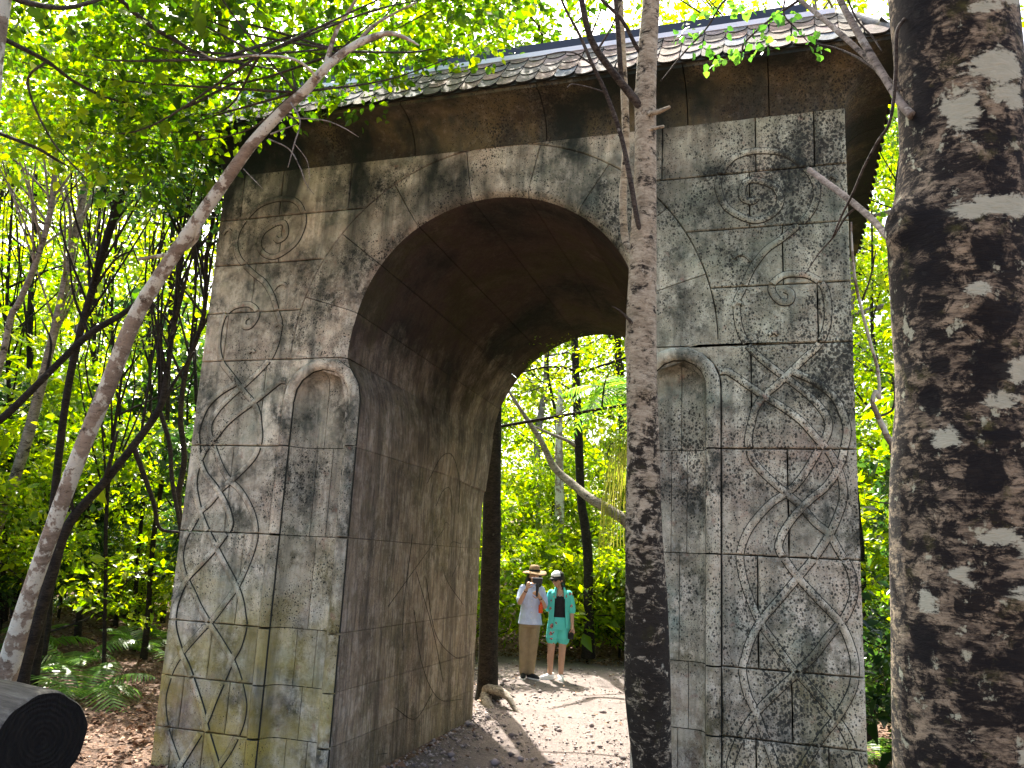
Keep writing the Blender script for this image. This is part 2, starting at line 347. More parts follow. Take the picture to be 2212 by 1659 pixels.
# ------------------------------------------------------------------ the archway
W, DEP, ZT = 2.68, 3.4, 5.09
ZJ = [-.06, .30, .695, 1.132, 1.862, 2.588, 3.333, 3.770, 4.219, 4.658, 5.10]
GAP = .003
arch = thing('stone_archway', 'weathered grey stone archway with scale-tiled roof and carved interlace spirals on its piers', 'archway', (0, 0, 0))
def block(name, outline, mat, y0=0.0, depth=.36, cham=.006, seed=0):
    """stone block whose front lies in the wall plane: outline (n,2) in x,z, counter-clockwise seen from the front"""
    P = np.asarray(outline, float)
    S = []
    for a, b in zip(P, np.roll(P, -1, 0)):
        m = max(1, int(np.linalg.norm(b-a)/.09)); S += [a+(b-a)*t for t in np.arange(m)/m]
    S = np.array(S); r = np.random.default_rng(seed)
    nx = np.roll(S, -1, 0)-np.roll(S, 1, 0); nn = np.stack([-nx[:, 1], nx[:, 0]], -1); nn /= np.linalg.norm(nn, axis=1)[:, None]+1e-9
    S = S + nn*(GAP+r.uniform(0, .0035, len(S)))[:, None]
    In = S + nn*cham*(1+.5*r.random(len(S)))[:, None]; n = len(S)
    V = np.concatenate([np.c_[In[:, 0], np.full(n, y0)+r.uniform(-.001, .001), In[:, 1]], np.c_[S[:, 0], np.full(n, y0+cham), S[:, 1]], np.c_[S[:, 0], np.full(n, y0+depth), S[:, 1]]])
    F = [tuple(range(n))]
    for q in (0, n):
        F += [(q+i, q+n+i, q+n+(i+1) % n, q+(i+1) % n) for i in range(n)]
    return obj(name, mesh_np(name, V, F, False), mat, arch)
def arc(cx, cz, r, a0, a1, n):
    t = np.radians(np.linspace(a0, a1, n)); return [(cx+r*math.cos(q), cz+r*math.sin(q)) for q in t]
REX, ZEX = 1.775, 3.333
NI = {1: (1.495, .195, 3.035), -1: (1.43, .26, 2.97)}      # niche centre, radius, springing for each pier
vert = {0: [2.2, 2.5], 1: [2.01, 2.45], 2: [2.237], 3: [2.032], 4: [2.235], 5: [2.003], 6: [2.456], 7: [2.229], 8: [2.003], 9: [2.05, 2.461]}
def mirror(poly, s): return poly if s > 0 else [(-a, b) for a, b in poly][::-1]
sd = 0
for s in (1, -1):
    XN, RN, ZN = NI[s]
    for ci in range(10):
        z0, z1 = ZJ[ci], ZJ[ci+1]
        def xin(z):       # inner limit of the block field at height z
            if z < ZN: return XN+RN+.105
            if z <= 3.3331: return XN+math.sqrt(max(0, (RN+.105)**2-(z-ZN)**2))
            return math.sqrt(max(0, REX**2-(z-ZEX)**2))
        xs = vert[ci]+[W]
        zz = np.linspace(z0, z1, 9)
        if ci == 9: xs = [1.356] + xs
        left = [(xin(z), z) for z in zz] if ci != 9 else [(xin(z), z) for z in np.linspace(z0, 5.09, 9)]
        top = z1 if ci < 9 else ZT+.012
        zprev = None
        for j, xr in enumerate(xs):
            if j == 0:
                lf = [q for q in left if q[0] < xr-.02]
                if ci == 9:
                    lf = [q for q in [(xin(z), z) for z in np.linspace(z0, ZT, 16)] if q[0] < xr-.01]
                    poly = [(xr, z0 if xr > xin(z0) else ZEX+math.sqrt(REX**2-xr**2)), (xr, top)] + ([(lf[-1][0], top)] if lf else []) + lf[::-1]
                    if xr <= xin(z0): poly = [poly[0], (xr, top), (.25, top)] + [(q, ZEX+math.sqrt(REX**2-q*q)) for q in np.linspace(.25, xr-.03, 9)]
                else:
                    poly = [(lf[0][0], z0), (xr, z0), (xr, top)] + [q for q in lf[::-1][:-1]]
            else:
                xl = xs[j-1]
                zl = z0 if xl >= xin(z0) else ZEX+math.sqrt(REX**2-xl**2)
                if zl > z0+.01:
                    xq = xin(z0)
                    poly = [(xq, z0), (xr, z0), (xr, top), (xl, top)] + [(q, ZEX+math.sqrt(REX**2-q*q)) for q in np.linspace(xl, xq, 6)[:-1]]
                else: poly = [(xl, z0), (xr, z0), (xr, top), (xl, top)]
            sd += 1
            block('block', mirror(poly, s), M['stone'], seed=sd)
# voussoirs: front wedge, rounded edge and the strip of vault behind it, one piece each
def Fr(th):
    r = np.interp(abs(th-90), [0, 35, 55, 75, 90], [1.322, 1.31, 1.287, 1.252, 1.25]); t = math.radians(th)
    return np.array([r*math.cos(t), 3.338+r*math.sin(t)])
def Bk(th):
    r = np.interp(th, [0, 60, 90, 120, 150, 180], [1.26, 1.27, 1.26, 1.21, 1.19, 1.22]); t = math.radians(th)
    return np.array([.09+r*math.cos(t), 3.15+r*math.sin(t)])
def grid_piece(name, rows, mat, inset, parent=arch):
    """rows: (m,n,3) grid; inset (m,n,3) directions into the stone for the returns at the first and last column"""
    G = np.asarray(rows); m, n, _ = G.shape; I = np.asarray(inset)
    G = np.concatenate([G[:, :1]+I[:, :1]*.12, G, G[:, -1:]+I[:, -1:]*.12], 1); n += 2
    V = G.reshape(-1, 3); i = (np.arange(m-1)[:, None]*n+np.arange(n-1)[None]).ravel()
    me = mesh_np(name, V, np.stack([i, i+1, i+n+1, i+n], -1), True)
    me.set_sharp_from_angle(angle=math.radians(50)); return obj(name, me, mat, parent)
RB = .085
def prof(front_pt, back_pt, ext_pt, nd):
    """profile from the outer front edge over the rounded arris to the back of the passage"""
    f, b, e = front_pt, back_pt, ext_pt; d = (e-f)/np.linalg.norm(e-f)
    P = [np.array([e[0], .12, e[1]]), np.array([e[0], .005, e[1]])]; N = [np.array([0, 0, 0.]), np.array([0, 1, 0.])]
    for t in (.5, 1): q = e+(f+d*RB-e)*t; P.append(np.array([q[0], 0, q[1]])); N.append(np.array([0, 1, 0.]))
    for a in np.radians([22, 45, 68, 90]):
        q = f+d*RB*(1-math.sin(a)); P.append(np.array([q[0], RB*(1-math.cos(a)), q[1]])); n = np.array([d[0]*math.sin(a), math.cos(a), d[1]*math.sin(a)]); N.append(n)
    for t in np.linspace(.06, 1, nd):
        q = f+(b-f)*t; P.append(np.array([q[0], RB+(DEP-RB)*t, q[1]])); N.append(np.array([d[0], 0, d[1]]))
    return P, N
TH = [0, 18, 38, 58, 78, 99, 121.3, 141.5, 162, 180]
for a, b in zip(TH[:-1], TH[1:]):
    rows, ins = [], []
    for th in np.linspace(a+.13, b-.13, 9):
        t = math.radians(th); e = np.array([(REX-GAP)*math.cos(t), ZEX+(REX-GAP)*math.sin(t)])
        P, N = prof(Fr(th), Bk(th), e, 14); rows.append(P); ins.append(N)
    R_ = np.transpose(np.array(rows), (1, 0, 2)); N_ = np.transpose(np.array(ins), (1, 0, 2))
    R_ = R_ + N_*(.006*wob(R_, 77, (2, 5, 11)))[..., None]
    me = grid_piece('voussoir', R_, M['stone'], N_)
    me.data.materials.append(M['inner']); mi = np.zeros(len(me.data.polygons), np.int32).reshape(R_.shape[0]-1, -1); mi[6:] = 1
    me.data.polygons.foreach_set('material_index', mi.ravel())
# jamb stones of the passage, with the strip of front beside the niche
def Jf(z, s=-1): return (.125*np.interp(z, [2.9, 3.345], [1, 0]) if s > 0 else 0)+np.interp(z, [0, 2.62, 2.85, 3.02, 3.17, 3.345], [1.085, 1.095, 1.105, 1.13, 1.18, 1.25])
def Jb(z, s): return np.interp(z, [0, 2.2, 3.15], [1.19, 1.22, 1.12]) if s < 0 else np.interp(z, [0, 2.2, 3.15], [1.28, 1.32, 1.34])
for s in (1, -1):
    XN, RN, ZN = NI[s]
    for ci in range(6):
        z0, z1 = ZJ[ci]+GAP*.7, ZJ[ci+1]-GAP*.7
        cuts = [(0, 1)] if ci in (1, 5) else ([(0, .34), (.34, 1)] if ci in (0, 3) else [(0, .55), (.55, 1)])
        for (t0, t1) in cuts:
            rows, ins = [], []
            for z in np.linspace(z0, z1, 10):
                xn = XN-RN*math.sqrt(max(0, 1-max(0, (z-ZN)/RN)**2)) if z < ZN+RN else XN+.1
                zb = z*3.15/3.345
                f = np.array([s*Jf(z, s), z]); b = np.array([s*Jb(zb, s), z+(zb-z)*.9 if z > 2.6 else z]); e = np.array([s*max(xn, Jf(z, s)+RB+.01), z])
                P, N = prof(f, b, e, 15); nfr = 8
                if t0 == 0:
                    keep = [i for i in range(len(P)) if i < nfr or (P[i][1]-RB)/(DEP-RB) <= t1+.001]
                    Pk, Nk = [P[i] for i in keep], [N[i] for i in keep]
                    q = f+(b-f)*t1; Pk.append(np.array([q[0], RB+(DEP-RB)*t1-.004, q[1]])); Nk.append(N[-1]); Pk.append(Pk[-1]+N[-1]*.1); Nk.append(N[-1]*0)
                else:
                    tt = np.linspace(t0, t1, 8); Pk, Nk = [], []
                    for t in tt:
                        q = f+(b-f)*t; Pk.append(np.array([q[0], RB+(DEP-RB)*t+(.004 if t == t0 else 0), q[1]])); Nk.append(N[-1])
                    Pk.insert(0, Pk[0]+N[-1]*.1); Nk.insert(0, N[-1]*0)
                rows.append(Pk); ins.append(Nk)
            R_ = np.transpose(np.array(rows), (1, 0, 2)); N_ = np.transpose(np.array(ins), (1, 0, 2))
            if s > 0: R_ = R_[:, ::-1]; N_ = N_[:, ::-1]
            R_ = R_ + N_*(.008*wob(R_, 78, (2, 5, 11)))[..., None]
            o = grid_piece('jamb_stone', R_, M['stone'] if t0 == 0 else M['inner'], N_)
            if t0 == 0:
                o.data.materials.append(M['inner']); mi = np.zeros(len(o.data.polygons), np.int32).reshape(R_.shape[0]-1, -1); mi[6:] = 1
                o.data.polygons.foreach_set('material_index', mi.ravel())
# niches: concave panels between the joints, and the roll moulding round them
cols = {0: [-.35, .38], 1: [.0], 2: [-.33, .36], 3: [0.02], 4: [-.30, .27], 5: [.05]}
for s in (1, -1):
    XN, RN, ZN = NI[s]
    for ci in range(6):
        z0, z1 = ZJ[ci]+GAP, ZJ[ci+1]-GAP
        cs = [-1]+cols[ci]+[1]
        for a0, a1 in zip(cs[:-1], cs[1:]):
            a0 = a0+.012 if a0 > -1 else -1; a1 = a1-.012 if a1 < 1 else 1
            aa = np.sin(np.linspace(math.asin(a0), math.asin(a1), 12)); G = np.zeros((14, 12, 3))
            for j, a in enumerate(aa):
                zt = z1 if ci < 5 else ZN+RN*math.sqrt(max(0, 1-a*a))*.999
                for i2, z in enumerate(np.linspace(z0, zt, 14)):
                    rr = math.hypot(a, max(0, z-ZN)/RN)
                    G[i2, j] = (s*(XN+RN*a), .004+.13*math.sqrt(max(0, 1-rr**5)), z)
            if s < 0: G = G[:, ::-1]
            inset = np.zeros_like(G); inset[..., 1] = .5
            o = grid_piece('niche_panel', G, M['stone'], inset)
    path = [(XN+RN+.052, z) for z in np.linspace(0, ZN, 420)[:-1]]+arc(XN, ZN, RN+.052, 0, 180, 60)+[(XN-RN-.052, z) for z in np.linspace(ZN, 0, 420)[1:]]
    seg = [[]]
    for q in path:
        if min(abs(q[1]-zj) for zj in ZJ[1:6]) < .005 or q[1] > 3.333-.0: 
            if seg[-1]: seg.append([])
            continue
        seg[-1].append(q)
    for q in seg:
        if len(q) < 3: continue
        q = np.array(q); q = q[np.unique(np.linspace(0, len(q)-1, max(8, len(q)//7)).astype(int))]
        C = np.c_[s*q[:, 0], np.full(len(q), .004), q[:, 1]]
        d0 = C[1]-C[0]; d1 = C[-1]-C[-2]
        C = np.concatenate([[C[0]-d0/np.linalg.norm(d0)*.002], C, [C[-1]+d1/np.linalg.norm(d1)*.002]])
        T = np.gradient(C, axis=0); T /= np.linalg.norm(T, axis=1)[:, None]; S_ = np.cross(T, [0, 1, 0]); w = .053
        V = []
        for a in np.linspace(0, math.pi, 9): V.append(C+S_*(w*math.cos(a))+np.array([0, -.05*math.sin(a), 0]))
        V = np.transpose(np.array(V), (1, 0, 2)); V[..., 1] += .003*wob(V, 79, (6, 15, 30)); m = len(C)
        i = (np.arange(m-1)[:, None]*9+np.arange(8)[None]).ravel()
        F = [tuple(f) for f in np.stack([i, i+1, i+10, i+9], -1)]+[tuple(range(9))[::-1], tuple(range((m-1)*9, m*9))]
        if s > 0: F = [f[::-1] for f in F]
        me = mesh_np('niche_moulding', V.reshape(-1, 3), F, True, [int(f_ % 8 in (0, 7)) for f_ in range(8*(m-1))]+[1, 1]); me.materials.append(M['stone']); me.materials.append(M['dirt_shade'])  # outermost faces dark: crease dirt and shade painted along the roll
        obj('niche_moulding', me, None, arch)
# carved interlace: ribbons standing proud of the piers, cut by the joints
SA = [(2.06, 4.45), (2.02, 4.42), (1.96, 4.45), (1.95, 4.51), (1.98, 4.58), (2.04, 4.59), (2.12, 4.56), (2.19, 4.51), (2.22, 4.43), (2.2, 4.35), (2.13, 4.29), (2.04, 4.27), (1.94, 4.31), (1.84, 4.39), (1.79, 4.5), (1.78, 4.6), (1.82, 4.71), (1.9, 4.79), (2.02, 4.82), (2.15, 4.81), (2.27, 4.77), (2.37, 4.68), (2.44, 4.58), (2.47, 4.48), (2.46, 4.38), (2.41, 4.28), (2.33, 4.2), (2.22, 4.11), (2.12, 4.04), (2.04, 3.94), (1.99, 3.85), (1.95, 3.75), (1.91, 3.66), (1.91, 3.55), (1.93, 3.44), (1.98, 3.33), (2.07, 3.23), (2.18, 3.13), (2.28, 3.05), (2.38, 2.96), (2.45, 2.88), (2.5, 2.79), (2.5, 2.71), (2.47, 2.64), (2.42, 2.55), (2.35, 2.43), (2.29, 2.35), (2.23, 2.29), (2.13, 2.22), (2.03, 2.11), (1.96, 2.0), (1.92, 1.87), (1.93, 1.75), (1.97, 1.61), (2.04, 1.44), (2.13, 1.31), (2.24, 1.16), (2.33, 1.07), (2.48, 0.9), (2.56, 0.78), (2.6, 0.66)]
SB = [(2.24, 3.73), (2.28, 3.7), (2.27, 3.64), (2.21, 3.64), (2.16, 3.7), (2.15, 3.76), (2.19, 3.81), (2.25, 3.84), (2.33, 3.84), (2.41, 3.82), (2.49, 3.75), (2.52, 3.64), (2.52, 3.51), (2.5, 3.41), (2.45, 3.31), (2.36, 3.22), (2.27, 3.13), (2.18, 3.04), (2.09, 2.96), (2.03, 2.87), (2.0, 2.76), (1.98, 2.65), (2.0, 2.53), (2.06, 2.44), (2.14, 2.36), (2.23, 2.28), (2.31, 2.21), (2.4, 2.1), (2.49, 2.02), (2.55, 1.91), (2.61, 1.8), (2.63, 1.67), (2.6, 1.56), (2.55, 1.47), (2.46, 1.36), (2.38, 1.25), (2.26, 1.12), (2.15, 1.01), (2.02, 0.87), (1.94, 0.75), (1.88, 0.62), (1.85, 0.51)]
SC = [(1.79, 3.14), (1.84, 3.14), (1.9, 3.1), (1.99, 3.03), (2.1, 2.95), (2.22, 2.87), (2.33, 2.78), (2.42, 2.67), (2.5, 2.57), (2.55, 2.47), (2.58, 2.37), (2.58, 2.25), (2.54, 2.13), (2.49, 2.02), (2.41, 1.89), (2.3, 1.75), (2.18, 1.6), (2.06, 1.45), (1.99, 1.33), (1.95, 1.21), (1.93, 1.12), (1.96, 0.97), (2.01, 0.87), (2.07, 0.71), (2.13, 0.55)]
SD = [(2.28, 3.13), (2.43, 3.05), (2.54, 2.95), (2.59, 2.85), (2.62, 2.72), (2.6, 2.6), (2.57, 2.49), (2.49, 2.35), (2.37, 2.24), (2.27, 2.13), (2.2, 2.02), (2.17, 1.92), (2.22, 1.83), (2.3, 1.72), (2.41, 1.6), (2.54, 1.46), (2.6, 1.32), (2.62, 1.2), (2.6, 1.06), (2.51, 0.89), (2.42, 0.77), (2.34, 0.64)]
SA += [(2.62, .5), (2.56, .3), (2.44, .1), (2.36, 0)]; SB += [(1.87, .36), (1.95, .18), (2.07, .0)]; SC += [(2.20, .35), (2.33, .12), (2.4, 0)]; SD += [(2.24, .47), (2.16, .3), (2.05, .1), (2.0, 0)]
HOOKS = [[(1.882, 3.99), (1.921, 4.015), (1.974, 4.004), (2.012, 3.959)], [(2.531, 4.54), (2.563, 4.567), (2.594, 4.552), (2.612, 4.521)], [(2.13, 3.40), (2.16, 3.42), (2.19, 3.40)], [(1.88, 3.62), (1.91, 3.65), (1.95, 3.63)]]
def ribbon(path, s, w, h, name='carved_band', mats=None):
    P = catmull(path, 14*len(path)); segs = [[]]
    for q in P:
        if min(abs(q[1]-zj) for zj in ZJ) < .006:
            if segs[-1]: segs.append([])
            continue
        segs[-1].append(q)
    for g in segs:
        if len(g) < 4: continue
        g = np.array(g); T = np.gradient(g, axis=0); T /= np.linalg.norm(T, axis=1)[:, None]+1e-9; n = np.stack([-T[:, 1], T[:, 0]], -1)
        V = []
        for u, y in ((-1.10, .002), (-1.0, .002), (-.86, -h), (0, -h-.002), (.86, -h), (1.0, .002), (1.10, .002)):
            q = g+n*(u*w/2); q[:, 0] = np.clip(q[:, 0], 0, W-.004)
            V.append(np.c_[s*q[:, 0], np.full(len(g), y) if abs(u) <= 1.0 else np.full(len(g), -.0016), q[:, 1]])
        V[1][:, 1] = -.0016; V[5][:, 1] = -.0016
        V = np.transpose(np.array(V), (1, 0, 2)); m = len(g); i = (np.arange(m-1)[:, None]*7+np.arange(6)[None]).ravel()
        F = np.stack([i, i+1, i+8, i+7], -1); F = F if s < 0 else F[:, ::-1]
        mi = np.tile([1, 1, 0, 0, 1, 1], m-1)  # flanks and borders dark: the ribbon's shadow line painted in with crease dirt
        me = mesh_np(name, V.reshape(-1, 3), F, False, mi); me.materials.append(M['stone']); me.materials.append(M['dirt_shade']); obj(name, me, None, arch)
for s in (1, -1):
    for q, (pth, h) in enumerate(((SA, .008), (SB, .010), (SC, .012), (SD, .014))): ribbon(pth, s, .052, h)
    for q, pth in enumerate(HOOKS): ribbon(pth, s, .03, .009+.002*q)
# faint curved lines cut in the left passage wall
def jamb_pt(y, z, s=-1):
    t = (y-RB)/(DEP-RB); return np.array([s*(Jf(z)+(Jb(z, s)-Jf(z))*t)-s*.003, y, z])
for cv in ([(.9, 1.3), (1.5, 1.65), (2.2, 2.05)], [(1.9, 2.0), (2.3, 1.55), (2.9, 1.25)], [(1.75, 1.55), (2.1, 1.0), (2.7, .72), (3.1, .68)], [(1.5, 1.25), (1.8, .72), (2.3, .35), (3.0, .25)],
           [(1.2, .42), (1.7, .25), (2.1, .42)], [(.5, .30), (.8, .12), (1.1, .06)], [(1.6, 2.45), (1.9, 2.75), (2.2, 2.8), (2.5, 2.55), (2.6, 2.2)], [(1.9, 2.25), (2.05, 2.42), (2.25, 2.45), (2.4, 2.2)],
           [(2.1, 1.95), (2.2, 2.1), (2.35, 2.08)], [(1.35, 1.95), (1.25, 1.3), (1.3, .9)], [(2.35, 1.7), (2.42, 1.9), (2.75, 1.9)], [(2.5, 1.55), (2.7, 1.75), (2.72, 2.0)], [(1.5, 1.6), (2.05, 1.0), (2.4, .5)]):
    C = catmull([jamb_pt(y, z) for y, z in cv], 40); obj('incised_line', mesh_np('incised_line', *tube(C, .0026, 5)), M['dirt_shade'], arch)
# solid heart of the masonry behind the facing stones
prf = [(s_, z) for s_, z in [(-1.1-.12, 0), (-1.1-.12, 2.6), (-1.24, 2.9), (-1.3, 3.2)]]+[tuple(Fr(th)*np.array([1, 1])+.1*np.array([math.cos(math.radians(th)), math.sin(math.radians(th))])) for th in np.linspace(178, 2, 40)]+[(1.37, 3.2), (1.36, 2.9), (1.35, 2.6), (1.35, 0)]
prb = [(-1.36, 0), (-1.36, 2.6), (-1.32, 2.9), (-1.30, 3.1)]+[tuple(Bk(th)+.1*np.array([math.cos(math.radians(th)), math.sin(math.radians(th))])) for th in np.linspace(178, 2, 40)]+[(1.48, 3.1), (1.48, 2.9), (1.46, 2.6), (1.44, 0)]
def rect_pt(q):
    x, z = q
    if z < 3.2: return (math.copysign(W-.004, x), z)
    a = math.atan2(z-3.2, x); t = min((W-.004)/max(abs(math.cos(a)), 1e-6), (5.30-3.2)/max(math.sin(a), 1e-6)); return (t*math.cos(a), 3.2+t*math.sin(a))
n = len(prf); V = [(q[0], .36, q[1]) for q in prf]+[(rect_pt(q)[0], .36, rect_pt(q)[1]) for q in prf]+[(q[0], DEP, q[1]) for q in prb]+[(rect_pt(q)[0], DEP, rect_pt(q)[1]) for q in prf]
F, mi = [], []
for i in range(n-1):
    F += [(i, i+1, n+i+1, n+i), (i, 2*n+i, 2*n+i+1, i+1), (2*n+i, 3*n+i, 3*n+i+1, 2*n+i+1), (n+i, n+i+1, 3*n+i+1, 3*n+i)]; mi += [1, 1, 0, 0]
me = mesh_np('wall_core', V, F, False, mi); me.materials.append(M['stone']); me.materials.append(M['dirt_shade']); obj('wall_core', me, None, arch)
# cornice: coved blocks on the front and both sides
OV, HC, ZE = .34, .29, 5.38
def cove(u0, u1, side):
    G = []
    for j, t in enumerate(np.linspace(0, math.pi/2, 12)):
        o_, z = OV*(1-math.cos(t)), ZT+HC*math.sin(t); row = []
        for u in np.linspace(u0, u1, 14):
            if side == 'f': uu = min(max(u, -W-o_), W+o_); row.append((uu, -o_, z))
            else: row.append((side*(W+o_), min(max(u, -o_), DEP+.5), z))
        G.append(row)
    G.append([(a, b-.0 if side == 'f' else b, ZE+.035) for a, b, _ in G[-1]])
    G = np.array(G)
    if side == 1 or side == 'f': pass
    if side == -1: G = G[:, ::-1]
    N_ = np.zeros_like(G); N_[..., 2] = .6
    if side == 'f': N_[..., 1] = .5
    else: N_[..., 0] = -side*.5
    G = G + .004*wob(G, 91, (3, 8, 20))[..., None]*np.array([0, 1, 0])
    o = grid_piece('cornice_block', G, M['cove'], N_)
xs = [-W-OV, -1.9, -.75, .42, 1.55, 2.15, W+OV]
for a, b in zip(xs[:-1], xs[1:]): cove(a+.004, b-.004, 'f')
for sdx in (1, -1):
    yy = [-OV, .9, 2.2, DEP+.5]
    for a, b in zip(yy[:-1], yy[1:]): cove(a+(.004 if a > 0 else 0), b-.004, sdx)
# roof: sloping bed, scale tiles, flashing
roof = obj('roof', None or bpy.data.meshes.new('roof'), None, None)
e0, e1, zr = OV+.02, -.02, 5.885       # eave overhang, ridge inset, ridge height
a, b = W+e0, W+e1; y0, y1, yb0, yb1 = -e0, -e1, DEP+.5, DEP+.5-e0+e1*0
Vr = [(-a, y0, ZE+.03), (a, y0, ZE+.03), (a, yb0, ZE+.03), (-a, yb0, ZE+.03), (-b, y1, zr), (b, y1, zr), (b, yb1, zr), (-b, yb1, zr)]
roof.data = mesh_np('roof', Vr, [(0, 3, 2, 1), (4, 5, 6, 7), (0, 1, 5, 4), (1, 2, 6, 5), (2, 3, 7, 6), (3, 0, 4, 7)], False); roof.data.materials.append(M['dirt_shade']); child(roof, arch)
sl = math.hypot(e0-e1, zr-ZE-.03); TW, EXP, TL = .160, .158, .24
def tile_mesh(seed):
    r = np.random.default_rng(seed); w = TW/2-.003; pts = [(w, TL), (w, .10)]+[(w*math.cos(t), .10-.10*math.sin(t)**.9) for t in np.linspace(.2, math.pi-.2, 9)]+[(-w, .10), (-w, TL)]
    n = len(pts); th = .010; V = []
    for lay in (0, 1):
        for (x, y) in pts: V.append((x+r.normal()*.0012, y+r.normal()*.0016, (.013-.010*y/TL)+(th if lay else 0)+(.0015 if lay and abs(x) < w*.5 else 0)))
    return mesh_np('tile', V, [tuple(range(n))[::-1], tuple(range(n, 2*n))]+[(i, (i+1) % n, n+(i+1) % n, n+i) for i in range(n)], False, [1, 0]+[1]*n)  # underside and rim use the dark material: edge shading and dirt as colour
TM = [tile_mesh(q) for q in range(5)]
for q in TM: q.materials.append(M['tile']); q.materials.append(M['dirt_shade'])
def tiles(o, ux, up, length, inset, rows, skip0=False):
    """o: eave corner, ux along the eave, up up the slope"""
    nrm = np.cross(ux, up); q = 0
    for r_ in range(rows):
        s0 = -.018+r_*EXP; ins = inset*max(0, s0+.05)/sl
        lo, hi = ins, length-inset*max(0, s0+.05)/sl
        m = int((hi-lo)/TW); st = lo+((hi-lo)-m*TW)/2+(TW/2 if r_ % 2 else 0)
        for j in range(m if not r_ % 2 else m-1):
            c = o+ux*(st+TW*(j+.5))+up*s0
            t = obj('tile', TM[int(rng.integers(5))]); ja = rng.normal()*.015
            x2 = ux*math.cos(ja)+up*math.sin(ja); u2 = -ux*math.sin(ja)+up*math.cos(ja)
            t.matrix_world = Matrix(((x2[0], u2[0], nrm[0], c[0]), (x2[1], u2[1], nrm[1], c[1]), (x2[2], u2[2], nrm[2], c[2]), (0, 0, 0, 1)))
            t.parent = roof; q += 1
    return q
upf = np.array([0, e0-e1, zr-ZE-.03])/sl; nt = tiles(np.array([-a, y0, ZE+.03]), np.array([1., 0, 0]), upf, 2*a, e0-e1, 4)
ups = np.array([-(e0-e1), 0, zr-ZE-.03])/sl; nt += tiles(np.array([a, y0, ZE+.03]), np.array([0, 1., 0]), ups, yb0-y0, e0-e1, 4)
print('tiles', nt)
for (p_, q_) in ((Vr[1], Vr[5]), (Vr[0], Vr[4])):
    o = obj('hip_capping', mesh_np('hip_capping', *tube(np.linspace(np.array(p_), np.array(q_), 6), .035, 8)), M['tile']); child(o, roof)
fl = MB().box((0, y1-.035, zr+.004), (2*b-.06, .02, .042)); o = obj('ridge_flashing', fl.mesh('ridge_flashing', False), M['flash']); child(o, roof)
fl = MB().box((-.1, y1+.03, zr+.072), (2*b-.25, .07, .104)); o = obj('ridge_capping', fl.mesh('ridge_capping', False), M['flash2']); child(o, roof)

# ------------------------------------------------------------------ foliage tools
def unit(v): return v/(np.linalg.norm(v, axis=-1, keepdims=True)+1e-9)
def leaf_mesh(name, P, D, N, S, wr=.55, fold=.18, fine=False):
    """leaves at P pointing along D with upper side N, length S"""
    D = unit(D); B = unit(np.cross(N, D)); N = np.cross(D, B); S = S[:, None]; w = S*wr/2; up = N*S*fold
    if fine:
        q = [P, P+D*S*.30+B*w*.92+up*.7, P+D*S*.68+B*w*.72+up*.5, P+D*S-N*S*.12, P+D*S*.68-B*w*.72+up*.5, P+D*S*.30-B*w*.92+up*.7]
        V = np.stack(q, 1).reshape(-1, 3); o = np.arange(len(P))[:, None]*6
        F = np.stack([o+np.array([[0, 1, 2, 3]]), o+np.array([[0, 3, 4, 5]])], 1).reshape(-1, 4)
    else:
        V = np.stack([P, P+D*S*.42+B*w+up, P+D*S, P+D*S*.42-B*w+up], 1).reshape(-1, 3); o = np.arange(len(P))[:, None]*4
        F = np.stack([o+np.array([[0, 1, 2]]), o+np.array([[0, 2, 3]])], 1).reshape(-1, 3)
    return mesh_np(name, V, F, False)
def sprays(C, r, n, size, rg, flat=.35, droop=.15, sj=.42):
    """flattened sprays of leaves round the centres C (k,3); r, n per spray"""
    k = len(C); r = np.broadcast_to(r, (k,))
    nz = unit(rg.normal(size=(k, 3))*flat+np.array([0, 0, 1.])); ax = unit(np.cross(nz, rg.normal(size=(k, 3)))); bx = np.cross(nz, ax)
    idx = np.repeat(np.arange(k), n); m = len(idx); a = rg.uniform(0, 6.283, m); q = np.sqrt(rg.random(m))*rg.uniform(.6, 1.25, k)[idx]
    e = ax[idx]*np.cos(a)[:, None]+bx[idx]*np.sin(a)[:, None]
    P = C[idx]+e*(q*r[idx])[:, None]+nz[idx]*(rg.normal(size=m)*.16*r[idx])[:, None]; P[:, 2] -= droop*q*r[idx]
    D = unit(e+rg.normal(size=(m, 3))*.6+np.array([0, 0, -.25])); N = unit(nz[idx]+rg.normal(size=(m, 3))*.45)
    return P, D, N, size*np.exp(rg.normal(size=m)*sj)
def ell_pts(c, rad, n, rg, hollow=.0):
    v = unit(rg.normal(size=(n, 3))); q = (hollow+(1-hollow)*rg.random(n)**(1/3))[:, None]; return np.asarray(c)+v*q*np.asarray(rad)
def path_tube(pts, sides=10, amp=.05, seed=0, n=None, freqs=(4, 11, 26), pw=None):
    """pts rows (px, py, depth, width px)"""
    A = np.array([list(at(x, y, d))+[px2m(w, d)/2] for x, y, d, w in pts]); C = catmull(A, n or 8*len(pts)); C[:, 3] = np.maximum(C[:, 3], .0015)
    return tube(C[:, :3], C[:, 3], sides, True, None, amp, seed, freqs)
